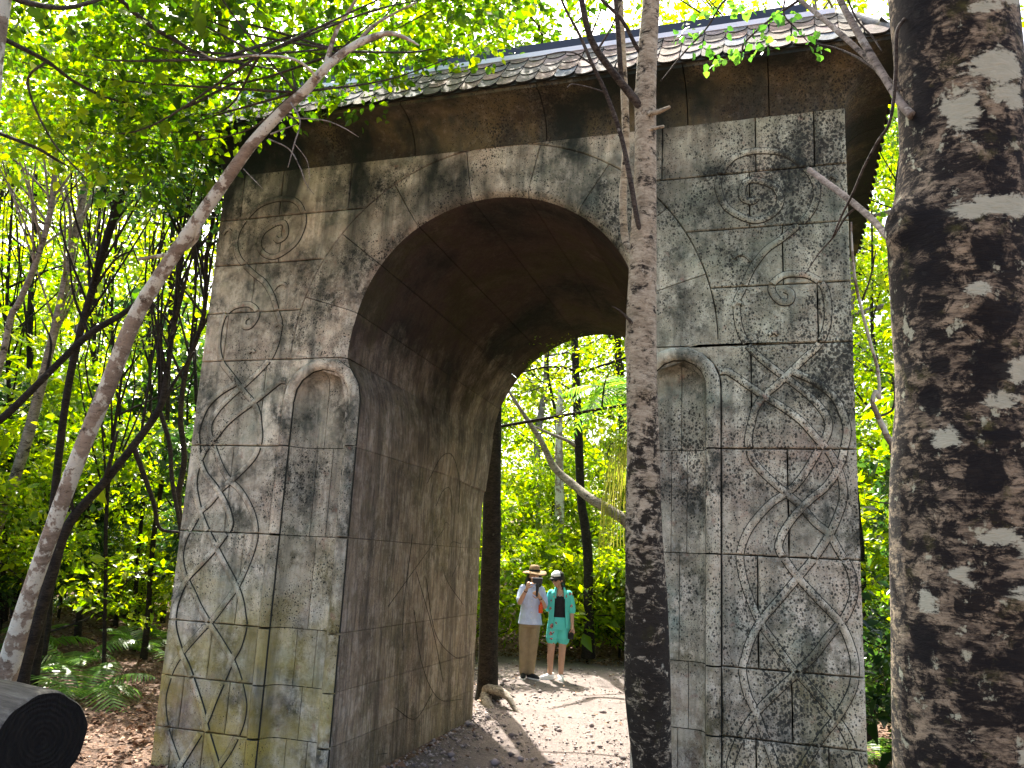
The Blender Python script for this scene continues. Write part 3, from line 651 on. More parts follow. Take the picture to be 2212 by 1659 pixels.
def bole(edges, depth, sides, n, seed, amp, knots=(), flare=0.0, to_ground=True):
    """near trunk from its left and right outline (py, x_left, x_right); depth number; knots (py, around deg, size, height)"""
    A = []
    for py, xl, xr in edges:
        c = at((xl+xr)/2, py, depth); A.append([*c, px2m(xr-xl, depth)/2])
    A = np.array(A)
    if to_ground:
        d = A[0]-A[1]; d = d/abs(d[2]); z = A[0][2]; q = A[0]+d*(z*.5); q[3] = A[0][3]*(1+.5*flare); g = A[0]+d*(z+.1); g[3] = A[0][3]*(1+1.6*flare); A = np.vstack([g, q, A])
    C = catmull(A, n); T, N, B = frames(C[:, :3]); a = np.linspace(0, 2*np.pi, sides, endpoint=False)
    D = N[:, None]*np.cos(a)[None, :, None]+B[:, None]*np.sin(a)[None, :, None]; R = C[:, 3][:, None]*np.ones(sides)
    V = C[:, None, :3]+D*R[..., None]
    R = R*(1+amp*wob(V*np.array([1, 1, .45]), seed, (5, 12, 28), (1, .6, .45)))
    view = unit(CAM-C[:, :3])          # knots are placed round the stem from the side that faces -y
    for kz, ang, size, hgt in knots:
        i0 = np.argmin(np.abs(C[:, 2]-kz)); ref = np.array([math.sin(math.radians(ang)), -math.cos(math.radians(ang)), 0])
        ang_d = np.arccos(np.clip(D@ref, -1, 1))*C[i0, 3]; dz = V[..., 2]-kz; q = np.hypot(ang_d, dz)/size
        R = R+hgt*np.exp(-q**2*1.4) - hgt*.75*np.exp(-(q/.42)**2)
    V = (C[:, None, :3]+D*R[..., None]).reshape(-1, 3); i = np.arange(n-1)[:, None]*sides; j = np.arange(sides)[None]; j2 = (j+1) % sides
    F = [tuple(q) for q in np.stack([i+j, i+j2, i+sides+j2, i+sides+j], -1).reshape(-1, 4)]
    return V, F+[tuple(range(sides))[::-1], tuple(range((n-1)*sides, n*sides))]
def zat(py, d, px=1106): return at(px, py, d)[2]

# ------------------------------------------------------------------ near trees
# big trunk on the right
DB = 2.6
eb = [(1760, 1945, 2290), (1659, 1943, 2280), (1500, 1941, 2272), (1350, 1939, 2265), (1200, 1938, 2258), (1060, 1940, 2250), (960, 1944, 2243), (880, 1949, 2236), (800, 1948, 2230), (700, 1942, 2226), (620, 1939, 2222), (560, 1935, 2219), (500, 1936, 2217), (440, 1944, 2214), (380, 1953, 2211), (320, 1957, 2207), (200, 1953, 2198), (80, 1943, 2186), (0, 1935, 2178), (-150, 1925, 2165), (-500, 1910, 2140), (-1000, 1890, 2110)]
big = thing('beech_tree', 'thick black-stained beech trunk with pale lichen patches and dark knots', 'tree', tuple(at(2100, 1659, DB)*np.array([1, 1, 0])))
kn = [(zat(490, DB, 1960), -62, .075, .05), (zat(395, DB, 2075), 5, .035, .022), (zat(560, DB, 2050), -2, .04, .02), (zat(565, DB, 2130), 22, .03, .014), (zat(690, DB, 2070), 3, .06, .022), (zat(830, DB, 1975), -50, .05, .02), (zat(960, DB, 2180), 40, .055, .02), (zat(1290, DB, 2140), 20, .08, .025), (zat(1600, DB, 2000), -35, .05, .02)]
obj('trunk', mesh_np('trunk', *bole(eb, DB, 72, 330, 11, .035, kn)), M['bark_big'], big)
def surf(x_, y_):       # point on the big trunk's bark
    ys_ = [e_[0] for e_ in eb[::-1]]; xl, xr = np.interp(y_, ys_, [e_[1] for e_ in eb[::-1]]), np.interp(y_, ys_, [e_[2] for e_ in eb[::-1]])
    R_ = px2m(xr-xl, DB)/2; dx = np.clip(px2m(x_-(xl+xr)/2, DB), -R_*.98, R_*.98)
    return at((xl+xr)/2, y_, DB)+RGT*dx-FWD*math.sqrt(R_*R_-dx*dx)
bme = [o_ for o_ in big.children if o_.name.startswith('trunk')][0].data; co = np.zeros(len(bme.vertices)*3, np.float32); bme.vertices.foreach_get('co', co); co = co.reshape(-1, 3)
def marks(name, spots):
    f_ = np.zeros(len(co))
    for x_, y_, rw, rh in spots:
        d_ = co-surf(x_, y_); v_ = (d_@UPV)/px2m(rh, DB); h_ = np.linalg.norm(d_-np.outer(d_@UPV, UPV), axis=1)/px2m(rw, DB); f_ = np.maximum(f_, np.exp(-.75*(v_**2+h_**2)))
    bme.attributes.new(name, 'FLOAT', 'POINT').data.foreach_set('value', f_.astype(np.float32))
marks('soot', [(1962, 510, 62, 62), (1950, 60, 50, 120), (1965, 230, 30, 90), (2075, 396, 34, 24), (2050, 570, 36, 40), (2132, 566, 22, 24), (1975, 600, 45, 45), (2080, 690, 52, 44), (2060, 790, 40, 60), (1972, 866, 26, 34), (1985, 790, 22, 26), (2188, 962, 42, 52), (2165, 1300, 80, 44), (2100, 1370, 70, 30), (2002, 1612, 30, 44), (2180, 500, 40, 50), (2190, 780, 30, 60), (2060, 930, 60, 14), (2050, 1010, 40, 50), (2150, 1470, 60, 40), (1960, 1360, 30, 60), (2190, 300, 14, 160)])
marks('pale', [(2100, 42, 66, 20), (2060, 70, 40, 12), (2085, 190, 62, 40), (2020, 270, 40, 50), (2110, 245, 50, 30), (2090, 470, 85, 26), (2020, 480, 50, 20), (2130, 800, 60, 34), (2080, 860, 40, 20), (1990, 940, 30, 24), (2070, 1130, 46, 20), (2130, 1150, 40, 24), (2010, 1215, 30, 24), (1960, 1280, 24, 30), (2110, 1240, 36, 20), (2040, 640, 26, 16), (2130, 1560, 50, 30), (1990, 1650, 40, 30)])
def twig(pts, parent, mat='twig', sides=7, name='branch', amp=.08, seed=1, **kw): return obj(name, mesh_np(name, *path_tube(pts, sides, amp, seed, **kw)), M[mat], parent)
twig([(1952, 530, 2.55, 17), (1925, 518, 2.6, 16), (1880, 470, 2.75, 14), (1830, 428, 2.9, 14), (1790, 398, 3.0, 14), (1748, 367, 3.1, 13)], big, 'bark_pale', 9, seed=2)
twig([(1850, 447, 2.86, 6), (1826, 470, 2.9, 5), (1800, 512, 2.95, 4), (1771, 545, 3.0, 3), (1739, 592, 3.0, 2)], big, seed=3)
twig([(1970, 250, 2.55, 20), (1947, 224, 2.6, 18), (1907, 160, 2.7, 17), (1859, 80, 2.8, 16), (1815, 0, 2.9, 14), (1780, -80, 3, 12)], big, 'bark_pale', 9, seed=4)
twig([(1965, 235, 2.6, 14), (1927, 192, 2.68, 13), (1879, 132, 2.8, 12), (1819, 76, 2.95, 12), (1767, 32, 3.1, 10), (1727, 0, 3.2, 9), (1660, -50, 3.3, 8)], big, 'bark_pale', 8, seed=5)
twig([(1950, 195, 2.6, 7), (1927, 176, 2.65, 7), (1859, 128, 2.85, 6), (1807, 104, 3.0, 4), (1763, 94, 3.1, 3)], big, seed=6)
twig([(1955, 40, 2.55, 8), (1937, 72, 2.55, 8), (1935, 160, 2.55, 9), (1923, 260, 2.55, 7), (1895, 308, 2.6, 7), (1867, 360, 2.65, 6), (1843, 416, 2.7, 6), (1819, 464, 2.75, 5), (1799, 512, 2.8, 4)], big, seed=7)
twig([(1727, 0, 3.2, 6), (1667, 40, 3.2, 5), (1612, 88, 3.2, 5), (1603, 112, 3.2, 4), (1600, 135, 3.2, 3)], big, seed=8)
twig([(1640, -40, 3.3, 5), (1567, 0, 3.3, 5), (1527, 60, 3.3, 4), (1479, 112, 3.3, 4), (1427, 176, 3.3, 2)], big, seed=9)
twig([(1700, -20, 3.2, 4), (1693, 30, 3.2, 4), (1720, 62, 3.2, 3), (1745, 90, 3.2, 2)], big, seed=10); twig([(1820, -30, 2.9, 5), (1850, 40, 2.9, 4), (1885, 80, 2.85, 4), (1905, 110, 2.8, 2)], big, seed=12)
twig([(2216, 120, 2.6, 14), (2235, 90, 2.6, 12), (2260, 50, 2.6, 10)], big, 'bark_pale', seed=13)
rg = np.random.default_rng(21)
cl = np.array([at(x, y, d) for x, y, d in [(1487, 68, 3.3), (1500, 95, 3.3), (1470, 80, 3.25), (1543, 108, 3.3), (1560, 125, 3.28), (1528, 120, 3.3), (1635, 85, 3.2), (1655, 100, 3.2), (1620, 108, 3.2), (1739, 80, 3.1), (1699, 68, 3.15), (1770, 95, 3.1), (1600, 20, 3.3), (1660, 8, 3.3), (1560, 40, 3.3), (1520, 20, 3.3), (1690, 30, 3.2)]])
P, D, N, S = sprays(cl, .05, 9, .025, rg, .9, .2)
obj('foliage', leaf_mesh('foliage', P, D, N, S, .85, .1, True), M['leaf_hang'], big)
# middle tree before the arch
DM = 4.9
em = [(1720, 1366, 1458), (1659, 1368, 1450), (1490, 1350, 1446), (1300, 1352, 1440), (1150, 1352, 1430), (965, 1355, 1425), (830, 1353, 1420), (700, 1352, 1418), (600, 1357, 1418), (500, 1362, 1418), (400, 1369, 1418), (300, 1371, 1418), (200, 1372, 1418), (100, 1379, 1421), (0, 1388, 1426), (-120, 1396, 1430), (-400, 1410, 1440), (-800, 1420, 1442)]
mid = thing('beech_tree', 'slender tan flaking trunk standing before the arch opening, dark below', 'tree', tuple(at(1408, 1659, DM)*np.array([1, 1, 0])))
km = [(zat(215, DM, 1380), -60, .05, .02), (zat(640, DM), 10, .05, .012), (zat(830, DM), 20, .06, .02), (zat(1150, DM), -10, .07, .015), (zat(1450, DM), 30, .08, .02), (zat(735, DM), -70, .05, .018)]
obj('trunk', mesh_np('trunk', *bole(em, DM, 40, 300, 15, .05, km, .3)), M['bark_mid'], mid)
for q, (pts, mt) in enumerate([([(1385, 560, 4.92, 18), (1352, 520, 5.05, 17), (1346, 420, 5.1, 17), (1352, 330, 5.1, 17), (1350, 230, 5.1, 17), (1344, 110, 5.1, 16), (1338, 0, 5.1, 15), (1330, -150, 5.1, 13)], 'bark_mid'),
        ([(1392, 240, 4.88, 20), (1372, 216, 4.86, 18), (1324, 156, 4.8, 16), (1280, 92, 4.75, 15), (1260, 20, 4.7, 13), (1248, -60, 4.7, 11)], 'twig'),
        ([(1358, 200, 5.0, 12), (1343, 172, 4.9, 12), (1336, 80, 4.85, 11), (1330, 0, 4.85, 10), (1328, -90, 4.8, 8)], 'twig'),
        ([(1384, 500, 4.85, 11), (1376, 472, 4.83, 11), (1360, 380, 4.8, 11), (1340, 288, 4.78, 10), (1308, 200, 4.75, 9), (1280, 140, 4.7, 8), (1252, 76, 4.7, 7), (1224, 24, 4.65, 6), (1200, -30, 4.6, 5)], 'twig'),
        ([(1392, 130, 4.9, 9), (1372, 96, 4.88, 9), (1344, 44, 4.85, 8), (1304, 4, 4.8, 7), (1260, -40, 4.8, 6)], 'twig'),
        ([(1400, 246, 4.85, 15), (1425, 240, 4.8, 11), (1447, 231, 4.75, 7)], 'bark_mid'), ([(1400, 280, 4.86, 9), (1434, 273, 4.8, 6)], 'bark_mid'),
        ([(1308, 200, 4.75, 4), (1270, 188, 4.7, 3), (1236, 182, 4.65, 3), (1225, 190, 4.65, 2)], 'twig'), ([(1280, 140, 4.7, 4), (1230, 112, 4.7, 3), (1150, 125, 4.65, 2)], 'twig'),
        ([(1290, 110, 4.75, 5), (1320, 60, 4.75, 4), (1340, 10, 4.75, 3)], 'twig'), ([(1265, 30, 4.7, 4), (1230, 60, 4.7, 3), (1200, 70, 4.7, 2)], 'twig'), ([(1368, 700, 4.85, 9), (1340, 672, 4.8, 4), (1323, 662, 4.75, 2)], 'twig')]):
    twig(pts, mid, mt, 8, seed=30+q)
# leaning tree on the left
lean = thing('beech_tree', 'leaning brown trunk with white lichen patches crossing the left end of the roof', 'tree', tuple(onz(-45, 1660)))
le = [(-52, 1690, 6.3, 84), (-30, 1600, 6.3, 74), (-5, 1520, 6.3, 66), (30, 1400, 6.28, 62), (62, 1290, 6.25, 60), (100, 1180, 6.22, 58), (165, 1000, 6.15, 57), (235, 830, 6.05, 56), (290, 690, 5.95, 54), (350, 590, 5.85, 50), (410, 500, 5.75, 46), (480, 400, 5.65, 43), (545, 310, 5.55, 41), (610, 240, 5.5, 37), (660, 195, 5.45, 34), (700, 150, 5.4, 31), (745, 112, 5.4, 29), (790, 86, 5.4, 26), (840, 72, 5.4, 18), (880, 84, 5.4, 12), (905, 98, 5.4, 5)]
le = [(a_, b_, c_, d_*(.72 if b_ > 1300 else .60)) for a_, b_, c_, d_ in le]
obj('trunk', mesh_np('trunk', *path_tube(le, 28, .055, 41, 260, (6, 15, 35))), M['bark_lean'], lean)
for q, pts in enumerate([[(624, 250, 5.45, 8), (640, 255, 5.4, 6), (700, 260, 5.35, 5), (740, 275, 5.3, 4), (775, 296, 5.3, 2)], [(585, 290, 5.45, 7), (610, 280, 5.4, 5), (642, 268, 5.35, 3)], [(628, 222, 5.42, 8), (648, 262, 5.35, 6), (636, 310, 5.32, 5), (622, 362, 5.3, 3)],
        [(580, 300, 5.45, 6), (624, 322, 5.4, 5), (648, 362, 5.35, 4), (660, 395, 5.33, 3), (678, 420, 5.3, 2)], [(636, 310, 5.32, 3), (662, 345, 5.3, 3), (668, 380, 5.3, 2), (664, 412, 5.3, 1.5)], [(526, 365, 5.55, 4), (545, 385, 5.5, 3), (568, 408, 5.5, 2)],
        [(700, 160, 5.4, 14), (712, 110, 5.4, 11), (730, 60, 5.4, 9), (768, 0, 5.4, 7), (790, -60, 5.4, 5)], [(770, 96, 5.4, 9), (800, 60, 5.45, 7), (850, 30, 5.5, 5), (900, 5, 5.5, 4)], [(690, 170, 5.4, 7), (640, 130, 5.3, 6), (560, 120, 5.2, 5), (470, 128, 5.2, 4), (430, 110, 5.2, 2)],
        [(430, 478, 5.7, 14), (420, 520, 5.8, 12), (380, 545, 6.0, 10), (300, 560, 6.3, 7)]]):
    twig(pts if q > 5 else [(a_, b_, c_, d_*.6) for a_, b_, c_, d_ in pts], lean, 'bark_lean' if q > 5 else 'bark_pale', 7, seed=50+q)

# generic wood and crown
def tree_shape(h, r0, seed, limbs, crown0, spread, leafn, lsize, lean=(0, 0), fine=False, wr=.6, srad=.42):
    """trunk mesh data and leaf mesh data for a tree standing at the origin"""
    rg = np.random.default_rng(seed); W_ = MB()
    k = 7; tr = np.array([[lean[0]*t*h+.05*h*t*(rg.normal()*.35), lean[1]*t*h+.05*h*t*(rg.normal()*.35), t*h-.1*(t == 0)] for t in np.linspace(0, 1, k)]); C = catmull(tr, 40)
    Rt = r0*(1-.85*np.linspace(0, 1, 40)**1.1); Rt[:3] *= [1.35, 1.15, 1.05]; W_.add(*tube(C, Rt, 10, True, None, .07, seed, (4, 11, 24)))
    cen = []
    for q in range(limbs):
        t = crown0+(1-crown0)*(q+.5)/limbs*.97; i = int(t*39); b = C[i]; az = q*2.4+rg.normal()*.4; L = spread*(1.15-.55*(t-crown0)/(1-crown0))*rg.uniform(.7, 1.15)
        d = np.array([math.cos(az), math.sin(az), .45+rg.uniform(-.2, .5)]); pts = [b, b+d*L*.4+rg.normal(size=3)*.06*L, b+d*L*.75+np.array([0, 0, .05*L])+rg.normal(size=3)*.08*L, b+d*L]
        W_.add(*branch(pts, Rt[i]*.5, .006, 6, 16, .06, seed+q)); Cb = catmull(pts, 16)
        for s_ in range(5):
            b2 = Cb[5+2*s_]; d2 = unit(d*.6+rg.normal(size=3)*np.array([.8, .8, .45])); l2 = L*.35*rg.uniform(.6, 1.2); e2 = b2+d2*l2
            W_.add(*branch([b2, b2+d2*l2*.5+rg.normal(size=3)*.03, e2], Rt[i]*.16+.003, .003, 4, 6, 0, seed))
            for u in (.45, .75, 1.0): cen.append(b2+(e2-b2)*u+rg.normal(size=3)*.12)
            cen.append(b2+rg.normal(size=3)*.2)
    cen = np.array(cen); n = max(4, leafn//len(cen))
    P, D, N, S = sprays(cen, srad*rg.uniform(.6, 1.3, len(cen)), n, lsize, rg, .4)
    return W_.mesh('trunk'), leaf_mesh('crown', P, D, N, S, wr, .16, fine)
PROTO = {}
def tree(name, label, pos, kind, rotz=0, sc=1.0, group=None, cat='tree', leaf='leaf_far', bark='bark_dark'):
    key = (kind, leaf, bark)
    if key not in PROTO:
        tm, lm = tree_shape(*KINDS[kind][0], **KINDS[kind][1]); tm.materials.append(M[bark]); lm.materials.append(M[leaf]); PROTO[key] = (tm, lm)
    tm, lm = PROTO[key]; o = thing(name, label, cat, (pos[0], pos[1], float(floor_h(np.array([pos[0]]), np.array([pos[1]]))[0])), rotz, group); o.scale = (sc, sc, sc)
    obj('trunk', tm, None, o, True); obj('crown', lm, None, o, True); return o
KINDS = {'tall': ((12.0, .15, 101, 13, .42, 2.5, 6500, .085), {}), 'tall2': ((14.0, .17, 102, 13, .46, 2.7, 6500, .09), {'lean': (.05, .02)}), 'slim': ((8.5, .075, 103, 10, .35, 1.6, 4200, .07), {'lean': (.07, -.03)}),
         'slim2': ((7.5, .06, 104, 9, .30, 1.4, 3600, .065), {'lean': (-.08, .02)}), 'bush': ((2.6, .035, 105, 9, .12, 1.15, 5200, .07), {'srad': .3}), 'bush2': ((3.4, .04, 106, 10, .10, 1.3, 6200, .10), {'srad': .34, 'wr': .5}), 'low': ((1.3, .02, 107, 8, .08, .8, 2600, .075), {'srad': .24, 'wr': .5})}
# crown of the leaning tree: sprays over the left end of the roof
rg = np.random.default_rng(61)
cen = np.concatenate([ell_pts(at(250, 130, 6.4), (1.5, 1.2, .75), 105, rg), ell_pts(at(560, 60, 6.2), (1.1, 1.0, .38), 60, rg), ell_pts(at(840, 20, 6.4), (1.0, .9, .30), 46, rg), ell_pts(at(330, 300, 6.9), (.55, .6, .55), 26, rg), ell_pts(at(1050, 0, 7.5), (.8, .9, .3), 18, rg)])
P, D, N, S = sprays(cen, .30*rg.uniform(.6, 1.3, len(cen)), 52, .055, rg, .45)
obj('crown', leaf_mesh('crown', P, D, N, S, .68, .14, True), M['leaf_near'], lean)
for q in range(26):
    e = cen[rg.integers(len(cen))]; b = at(*[(640, 200, 5.45), (745, 112, 5.4), (560, 120, 5.2), (470, 128, 5.2)][q % 4]); 
    obj('branch', mesh_np('branch', *branch([b, b+(e-b)*.5+rg.normal(size=3)*.12, e], .010, .003, 5, 12, .05, q)), M['twig'], lean)

def stem_tree(label, pts, bark, crowns=(), leaf='leaf_near', n=40, lsize=.055, srad=.3, twigs=(), seed=0, name='forest_tree', sides=10, group=None):
    """thin forest tree: stem through given points, crown sprays round given centres (px,py,depth,rx,rz,count)"""
    rg = np.random.default_rng(500+seed); base = at(*pts[0][:3]); o = thing(name, label, 'tree', (base[0], base[1], 0), 0, group)
    pts = list(pts); x, y, d, w = pts[0]; g = np.array(at(x, y, d)); A = [(list(at(*p_[:3])), px2m(p_[3], p_[2])/2) for p_ in pts]
    if g[2] > .1:
        d0 = np.array(A[0][0])-np.array(A[1][0]); d0 = d0/max(.2, abs(d0[2])); d0 = d0*.4+np.array([0, 0, -1])*.6; gz = float(floor_h(np.array([g[0]]), np.array([g[1]]))[0])
        A = [(list(g+d0*(g[2]-gz+.15)), A[0][1]*1.5), (list(g+d0*(g[2]-gz)*.5), A[0][1]*1.1)]+A
    C = catmull(np.array([p_+[r_] for p_, r_ in A]), 10*len(A)); V, F = tube(C[:, :3], np.maximum(C[:, 3], .003), sides, True, None, .07, seed, (5, 13, 30))
    obj('trunk', mesh_np('trunk', V, F), M[bark], o)
    for q, t in enumerate(twigs): obj('branch', mesh_np('branch', *path_tube(t, 6, .06, seed*7+q)), M[bark], o)
    if crowns:
        cs = [ell_pts(at(cx, cy_, cd), (rx, rx, rz), cn, rg) for cx, cy_, cd, rx, rz, cn in crowns]; top = C[-1, :3]
        for q in range(14):
            k_ = rg.integers(len(cs)); e = cs[k_][rg.integers(len(cs[k_]))]; b = C[int(rg.uniform(.6, .99)*len(C)), :3]
            obj('branch', mesh_np('branch', *branch([b, b+(e-b)*.5+rg.normal(size=3)*.15, e], .014, .004, 5, 10, .05, q)), M[bark], o)
        cs = np.concatenate(cs); P, D, N, S = sprays(cs, srad*rg.uniform(.6, 1.3, len(cs)), n, lsize, rg, .45)
        obj('crown', leaf_mesh('crown', P, D, N, S, .66, .14), M[leaf], o)
    return o
stem_tree('pale grey slender stem farthest left of the archway, curving up to the canopy', [(-40, 900, 9, 15), (0, 790, 9, 14), (24, 683, 9, 13), (40, 656, 9, 13), (80, 560, 9, 12), (108, 460, 9, 12), (120, 348, 9, 11), (125, 220, 9, 9)], 'bark_pale', [(60, 240, 9.3, 1.3, .8, 40)], 'leaf_near', twigs=[[(100, 480, 9, 6), (60, 420, 9, 5), (20, 380, 9, 3)], [(112, 430, 9, 6), (150, 380, 9, 5), (170, 340, 9, 3)]], seed=1)
stem_tree('pale mottled stem with dark lower half left of the archway', [(-30, 1200, 9.6, 26), (12, 1091, 9.6, 24), (52, 971, 9.6, 23), (84, 851, 9.6, 21), (108, 755, 9.6, 19), (132, 651, 9.6, 18), (160, 520, 9.6, 16), (180, 420, 9.6, 15), (196, 300, 9.6, 12)], 'bark_pale', [(180, 200, 9.8, 1.4, .8, 44)], 'leaf_near', twigs=[[(150, 560, 9.6, 9), (152, 470, 9.5, 7), (140, 400, 9.5, 5)]], seed=2)
stem_tree('straight black stem rising left of the archway', [(70, 1480, 8.4, 24), (100, 1250, 8.4, 20), (120, 1051, 8.4, 17), (136, 911, 8.4, 16), (152, 811, 8.4, 16), (172, 723, 8.4, 16), (192, 651, 8.4, 16), (224, 540, 8.4, 17), (256, 440, 8.4, 17), (296, 352, 8.4, 14), (330, 250, 8.4, 10)], 'bark_dark', [(330, 330, 8.6, .7, .6, 36), (350, 180, 8.6, 1.1, .6, 30)], 'leaf_dark', seed=3, twigs=[[(250, 460, 8.4, 8), (215, 390, 8.3, 6), (190, 330, 8.3, 4)], [(205, 620, 8.4, 7), (250, 560, 8.3, 5), (290, 540, 8.3, 3)]])
stem_tree('black bough sloping down behind the leaning trunk', [(-60, 950, 7.6, 18), (0, 907, 7.6, 17), (40, 871, 7.6, 16), (100, 811, 7.6, 15), (192, 723, 7.6, 15), (280, 667, 7.6, 12), (340, 600, 7.6, 8), (380, 520, 7.6, 5)], 'bark_dark', (), seed=4, twigs=[[(192, 723, 7.6, 8), (160, 640, 7.6, 6), (150, 560, 7.6, 4)], [(100, 811, 7.6, 7), (110, 740, 7.6, 5), (90, 690, 7.6, 3)]])
stem_tree('black forked sapling close beside the left pier', [(60, 1420, 7.8, 26), (110, 1250, 7.8, 23), (132, 1171, 7.8, 22), (160, 1115, 7.8, 21), (224, 1043, 7.8, 19), (288, 963, 7.8, 17), (344, 883, 7.8, 15), (360, 811, 7.8, 12), (376, 691, 7.8, 9), (384, 571, 7.8, 7), (390, 470, 7.8, 5)], 'bark_dark', [(410, 400, 8.0, .4, .45, 20)], 'leaf_dark', seed=5, n=34,
          twigs=[[(288, 963, 7.8, 12), (330, 1080, 7.9, 9), (345, 1140, 8, 8), (388, 1150, 8, 6)], [(344, 883, 7.8, 11), (366, 960, 7.8, 10), (372, 1040, 7.8, 9), (388, 1130, 7.8, 8)], [(224, 1043, 7.8, 10), (240, 990, 7.7, 8), (255, 930, 7.7, 5)], [(344, 883, 7.8, 9), (380, 820, 7.8, 7), (420, 760, 7.8, 5)], [(160, 1115, 7.8, 9), (150, 1040, 7.7, 7), (170, 960, 7.7, 4)]])
stem_tree('dark crooked sapling touching the edge of the left pier', [(395, 1180, 8.6, 14), (385, 1080, 8.6, 13), (398, 990, 8.6, 13), (390, 900, 8.6, 12), (402, 800, 8.6, 11), (440, 680, 8.6, 10), (446, 560, 8.6, 9), (460, 470, 8.6, 8), (455, 400, 8.6, 6)], 'bark_dark', [(440, 380, 8.8, .5, .5, 18)], 'leaf_dark', seed=6, twigs=[[(400, 830, 8.6, 7), (360, 740, 8.6, 6), (340, 700, 8.6, 4)], [(440, 680, 8.6, 6), (400, 630, 8.6, 5), (370, 600, 8.6, 3)], [(440, 560, 8.6, 5), (420, 500, 8.6, 4), (400, 480, 8.6, 3)]])
stem_tree('thin upright black pole among the ferns left of the archway', [(225, 1420, 9.5, 9), (228, 1250, 9.5, 8), (229, 1130, 9.5, 8), (240, 980, 9.5, 7), (262, 820, 9.5, 6), (270, 700, 9.5, 5)], 'bark_dark', [(275, 640, 9.6, .7, .6, 22)], 'leaf_yel', seed=7)
for q, (x0, x1, w, d) in enumerate([(330, 372, 10, 10.5), (300, 330, 8, 11.5), (182, 210, 11, 11), (40, 70, 14, 12), (10, 20, 10, 10.8), (410, 425, 9, 11.8), (262, 248, 8, 12.5)]):
    stem_tree('slim dark sapling stem standing in the thicket left of the archway', [(x0-10, 1330, d, w*1.2), (x0, 1180, d, w*1.1), ((x0+x1)/2+8, 950, d, w), (x1-6, 700, d, w*.8), (x1+4, 480, d, w*.6), (x1+10, 330, d, w*.4)], 'bark_dark', [(x1+10, 380, d, 1.0, .9, 15)], 'leaf_yel', n=34, lsize=.06, seed=20+q, group='slim saplings left of the archway', name='forest_tree')
crn = thing('forest_tree', 'brown trunk with long bare limbs reaching over the canopy left of the roof', 'tree', tuple(at(-180, 1500, 4.6)*np.array([1, 1, 0])))
obj('trunk', mesh_np('trunk', *path_tube([(-190, 2300, 4.6, 120), (-170, 1900, 4.6, 105), (-150, 1400, 4.6, 95), (-110, 900, 4.6, 88), (-70, 450, 4.6, 82), (-40, 150, 4.6, 78), (-18, 0, 4.6, 74), (20, -200, 4.6, 68)], 24, .05, 44, 140)), M['bark_lean'], crn)
for q, pts in enumerate([[(20, -10, 4.6, 16), (70, 8, 4.7, 13), (160, 14, 5.0, 10), (300, -30, 5.4, 6)], [(-40, 60, 4.6, 14), (24, 92, 4.9, 11), (100, 132, 5.2, 9), (160, 176, 5.5, 7), (224, 208, 5.8, 6), (280, 224, 6.0, 3)], [(-60, 260, 4.6, 10), (0, 288, 5.0, 9), (80, 320, 5.4, 7), (120, 344, 5.6, 6), (148, 360, 5.8, 3)],
        [(200, -60, 5.0, 12), (260, 0, 5.3, 11), (320, 52, 5.5, 10), (380, 88, 5.6, 9), (436, 120, 5.7, 8), (520, 132, 5.8, 6), (576, 104, 5.9, 3)], [(100, 132, 5.2, 6), (60, 180, 5.3, 5), (110, 300, 5.4, 4), (190, 390, 5.5, 3)], [(380, 240, 5.9, 4), (420, 224, 5.9, 6), (480, 192, 5.9, 6), (524, 172, 5.9, 3)]]): twig(pts, crn, 'twig', 7, seed=70+q)
rg = np.random.default_rng(63); cen = np.concatenate([ell_pts(at(140, 60, 5.8), (1.0, .8, .35), 34, rg), ell_pts(at(120, 250, 6.2), (.9, .7, .35), 26, rg)])
P, D, N, S = sprays(cen, .26, 40, .045, rg, .45); obj('crown', leaf_mesh('crown', P, D, N, S, .7, .14, True), M['leaf_yel'], crn)

# trees and branches seen through the arch
db = float((onz(1062, 1512)-CAM)@FWD)
bk = thing('forest_tree', 'black trunk with bare roots just behind the far edge of the passage', 'tree', tuple(onz(1062, 1512)))
obj('trunk', mesh_np('trunk', *path_tube([(1050, 1545, db, 75), (1052, 1500, db, 50), (1054, 1440, db, 42), (1058, 1300, db, 40), (1062, 1150, db, 40), (1064, 1000, db, 38), (1066, 860, db, 36), (1072, 700, db, 34), (1078, 500, db, 30), (1084, 300, db, 26)], 20, .08, 81, 120)), M['bark_dark'], bk)
for q, pts in enumerate([[(1052, 1490, db-.1, 26), (1075, 1492, db-.35, 20), (1098, 1506, db-.6, 15), (1112, 1530, db-.75, 11), (1130, 1548, db-.9, 5)], [(1050, 1500, db-.1, 26), (1052, 1520, db-.4, 22), (1062, 1535, db-.6, 18), (1068, 1552, db-.75, 8)], [(1045, 1510, db-.1, 20), (1030, 1535, db-.3, 14), (1020, 1550, db-.4, 6)], [(1060, 1500, db, 22), (1090, 1502, db+.2, 14), (1120, 1512, db+.3, 6)]]):
    twig(pts, bk, 'bark_pale' if q < 3 else 'bark_dark', 9, 'root', seed=90+q)
rg = np.random.default_rng(66); cen = np.concatenate([ell_pts(at(640, 40, 9.5), (1.3, 1.2, .5), 55, rg), ell_pts(at(980, 20, 9.5), (1.7, 1.3, .55), 85, rg), ell_pts(at(1230, 0, 9.5), (.9, 1.0, .5), 26, rg)])
P, D, N, S = sprays(cen, .32*rg.uniform(.6, 1.3, len(cen)), 42, .058, rg, .5); obj('crown', leaf_mesh('crown', P, D, N, S, .68, .14), M['leaf_near'], bk)
for q in range(16):
    b_ = at(1084, 300+rg.uniform(0, 150), db); e_ = cen[rg.integers(len(cen))]; obj('branch', mesh_np('branch', *branch([b_, b_+(e_-b_)*.5+rg.normal(size=3)*.25, e_], .03, .005, 6, 14, .06, q)), M['twig'], bk)
